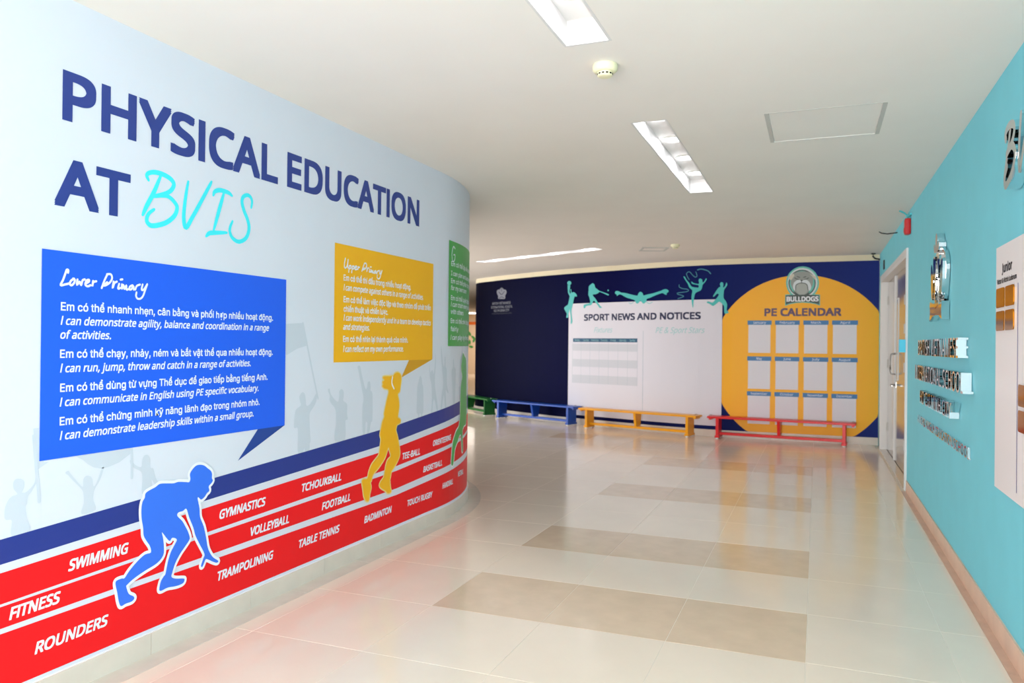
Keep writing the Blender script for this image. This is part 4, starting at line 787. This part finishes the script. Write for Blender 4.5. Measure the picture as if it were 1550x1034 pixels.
plate('boss', [(0, 0.12), (0.035, 0.05), (0.03, -0.06), (0, -0.13), (-0.03, -0.06), (-0.035, 0.05)], 0.026, 0.026)
plate('banner', [(-0.30, -0.17), (-0.15, -0.195), (0, -0.20), (0.15, -0.195), (0.30, -0.17), (0.28, -0.22), (0.30, -0.285), (0.15, -0.255), (0, -0.25), (-0.15, -0.255), (-0.30, -0.285), (-0.28, -0.22)], 0.004, 0.045, sm=False)
plate('banner_fold', [(-0.20, -0.155), (0, -0.175), (0.20, -0.155), (0.22, -0.185), (0, -0.205), (-0.22, -0.185)], 0.050, 0.008, sm=False)

# honours board
t = tag(empty('honours_board'), 'tall white honours board with small square gold plaques on the turquoise wall', 'board')
flat('panel', RIGHT, 'board_white', [('poly', [(-4.045, 0.68), (-2.2, 0.68), (-2.2, 1.757), (-4.045, 1.757)])], t, 0.001, depth=0.016)
BO = 0.0178
lettering('heading', RIGHT, 'ink_black', 'Junior', -3.925, -3.735, 1.634, 1.676, t, BO, bold=0.05)
lettering('subheading', RIGHT, 'ink_black', 'Victor & Victrix Ludorum', -4.020, -3.655, 1.590, 1.612, t, BO, bold=0.05, res=2)
for a in (-3.635, -3.215, -2.795): flat('column_rule', RIGHT, 'purple_line', [rect(a, a+0.008, 0.72, 1.57)], t, BO)
for cidx in range(4):
    for rr in range(2):
        for qq in range(2):
            a = -4.018+cidx*0.42+qq*0.178; zt = (1.570 if cidx == 0 else 1.160)-rr*0.102
            if True:
                flat('gold_plaque', RIGHT, 'gold_mirror', [('poly', rrect(a, a+0.150, zt-0.086, zt, 0.012, 3))], t, BO, depth=0.004)

# double door in its recess
d = tag(empty('door_1', (0, 0, 0)), kind='structure')
bm = bmesh.new()
box(bm, 0.755, DX+0.04, DY1-0.03, DY1, 0, DH); box(bm, 0.755, DX+0.04, DY0, DY0+0.03, 0, DH); box(bm, 0.755, DX+0.04, DY0+0.03, DY1-0.03, DH-0.03, DH)
link('door_frame', bm, 'door_frame_paint', d)
bm = bmesh.new()
box(bm, 0.752, 0.7695, DY0-0.055, DY0+0.002, 0, DH+0.05); box(bm, 0.752, 0.7695, DY1-0.002, DY1+0.055, 0, DH+0.05); box(bm, 0.752, 0.7695, DY0+0.002, DY1-0.002, DH, DH+0.05)
link('architrave', bm, 'door_frame_paint', d)
boxo('threshold', 'border_grey', (0.752, DX-0.004, DY0+0.03, DY1-0.03, 0.0005, 0.008), d)
boxo('door_sill', 'dark_gap', (DX-0.003, DX+0.045, DY0+0.031, DY1-0.031, 0.0005, 0.011), d)
boxo('door_backing', 'dark_gap', (DX+0.045, DX+0.055, DY0-0.05, DY1+0.05, -0.02, DH+0.05), d)
ys = [(9.84, DY1-0.034), (8.83, 9.80), (DY0+0.034, 8.825)]
for i, (a, b) in enumerate(ys):
    lf = boxo('door_leaf', 'door_leaf_paint', (DX, DX+0.04, a, b, 0.014, DH-0.034), d, bev=0.002)
    c = (a+b)/2
    if i == 1:
        boxo('glass_pane', 'door_glass', (DX-0.004, DX-0.0005, b-0.30, b-0.14, 0.95, 1.85), lf)
        boxo('glazing_bead', 'door_frame_paint', (DX-0.008, DX-0.0005, b-0.315, b-0.30, 0.94, 1.86), lf)
        boxo('glazing_bead', 'door_frame_paint', (DX-0.008, DX-0.0005, b-0.14, b-0.125, 0.94, 1.86), lf)
        bm = bmesh.new(); tube(bm, [(DX, b-0.07, 1.00), (DX-0.05, b-0.07, 1.01), (DX-0.06, b-0.07, 1.04), (DX-0.06, b-0.07, 1.20), (DX-0.05, b-0.07, 1.23), (DX, b-0.07, 1.24)], 0.010); link('pull_handle', bm, 'steel', lf, True)
        bm = bmesh.new(); tube(bm, [(DX, b-0.06, 0.88), (DX-0.055, b-0.06, 0.88)], 0.011); tube(bm, [(DX-0.05, b-0.055, 0.88), (DX-0.05, b-0.19, 0.875)], 0.010); box(bm, DX-0.006, DX-0.0003, b-0.09, b-0.03, 0.845, 0.915); link('lever_handle', bm, 'steel', lf)
    if i == 0:
        for z in (0.25, 1.05, 1.85):
            boxo('hinge', 'grey_plastic', (DX-0.010, DX-0.0005, b-0.03, b+0.0, z, z+0.11), lf)
    if i == 2:
        for z in (0.25, 1.05, 1.45, 1.75):
            boxo('hinge', 'grey_plastic', (DX-0.010, DX-0.0005, b-0.02, b, z, z+0.10), lf)
boxo('meeting_stile', 'door_frame_paint', (DX-0.016, DX+0.04, 9.802, 9.838, 0.012, DH-0.036), d)

t = tag(empty('alarm_sounder', (0.77, 7.70, 2.32)), 'small red alarm sounder high on the turquoise wall under a turquoise bracket', 'alarm')
bm = bmesh.new(); box(bm, -0.050, -0.0005, -0.048, 0.048, 0.0, 0.145, 0.016); link('housing', bm, 'red_plastic', t, False)
bm = bmesh.new(); box(bm, -0.054, -0.0505, -0.030, 0.030, 0.02, 0.06); link('grille', bm, 'red_plastic', t)
bm = bmesh.new(); tube(bm, [(-0.002, -0.02, 0.165), (-0.03, 0.0, 0.175), (-0.05, 0.04, 0.205), (-0.085, 0.06, 0.228)], 0.008); tube(bm, [(-0.006, -0.09, 0.170), (-0.02, 0.03, 0.160)], 0.008); link('cable_bracket', bm, 'teal_bracket', t)
t = tag(empty('switch_box', (0.752, DY0-0.03, 1.262)), 'small cyan box fixed on the door frame beside the metal letters', 'switch')
boxo('cover', 'cyan_plastic', (-0.052, -0.001, -0.040, 0.026, 0.0, 0.118), t, bev=0.003)
boxo('back_plate', 'wall_box', (-0.050, -0.002, 0.0265, 0.034, 0.004, 0.112), t)
t = tag(empty('door_number_plate', (0.77, 10.55, 2.30)), 'small dark plate on the turquoise wall above the door', 'plate')
boxo('plate', 'ink_black', (-0.012, -0.0005, -0.05, 0.05, -0.02, 0.09), t)
t = tag(empty('ceiling_cable', (0.55, 8.75, H)), 'thin black cable hanging at the ceiling edge over the door', 'cable')
bm = bmesh.new(); tube(bm, [(0.06, 0.35, -0.002), (0.08, 0.30, -0.025), (0.13, 0.22, -0.045), (0.217, 0.15, -0.045)], 0.006); link('cable', bm, 'black_plastic', t)
t = tag(empty('corner_camera', (0.72, 11.2, H)), 'small dark camera arm in the ceiling corner above the yellow circle', 'camera')
bm = bmesh.new(); tube(bm, [(-0.04, -0.05, -0.001), (-0.045, -0.05, -0.04), (-0.02, -0.05, -0.07), (0.04, -0.05, -0.085)], 0.011); link('arm', bm, 'black_plastic', t)
bm = bmesh.new(); lathe(bm, [(0.028, -0.0005), (0.028, -0.012), (0.020, -0.016)], -0.04, -0.05, 16); link('mount', bm, 'black_plastic', t)

# ------------------------------------------------------------------ benches
def make_bench(label, m, cx, cy, ang, L=1.92):
    t = tag(empty('bench', (cx, cy, 0), math.radians(ang)), label, 'bench', 'low wooden gym benches along the far wall')
    hl = L/2
    boxo('seat_plank', m, (-hl, hl, -0.115, 0.115, 0.285, 0.312), t, bev=0.005)
    for s in (-1, 1):
        x = s*(hl-0.14)
        sp = boxo('support', m, (x-0.02, x+0.02, -0.105, 0.105, 0.048, 0.2845), t, bev=0.002)
        ft = boxo('foot', m, (x-0.030, x+0.030, -0.115, 0.115, 0.016, 0.048), t, bev=0.004)
        for q in (-1, 1):
            bm = bmesh.new(); lathe(bm, [(0.020, 0.0), (0.022, 0.006), (0.020, 0.016)], x, q*0.09, 14); link('rubber_foot', bm, 'rubber_white', ft)
        hk = bmesh.new(); e = s*(hl-0.03)
        tube(hk, [(e-0.014, -0.03, 0.312), (e-0.014, -0.03, 0.330), (e+0.014, -0.03, 0.330), (e+0.014, -0.03, 0.312)], 0.004); link('hook', hk, 'steel', t)
        boxo('end_batten', m, (s*(hl-0.035)-0.014, s*(hl-0.035)+0.014, -0.09, 0.09, 0.262, 0.2848), t)
    bm = bmesh.new()
    a = [bm.verts.new((x, y*0.105 if z > 0.2 else y*0.062, z)) for x in (-0.018, 0.018) for y in (-1, 1) for z in (0.088, 0.2845)]
    for q in ((0, 1, 3, 2), (4, 6, 7, 5), (0, 4, 5, 1), (2, 3, 7, 6), (0, 2, 6, 4), (1, 5, 7, 3)): bm.faces.new([a[i] for i in q])
    link('middle_support', bm, m, t)
    boxo('lower_rail', m, (-hl+0.157, hl-0.157, -0.026, 0.026, 0.050, 0.086), t, bev=0.003)
    return t
make_bench('red wooden gym bench in front of the yellow circle', 'bench_red', -0.47, 11.10, -5.5)
make_bench('yellow wooden gym bench in front of the white sport news panel', 'bench_yellow', -2.50, 11.405, -15.5, 1.96)
make_bench('blue wooden gym bench between the yellow and the green one', 'bench_blue', -4.41, 12.165, -22.5, 1.86)
make_bench('dark green wooden gym bench half hidden at the end of the dark wall', 'bench_green', -6.13, 13.28, -40.3, 1.92)
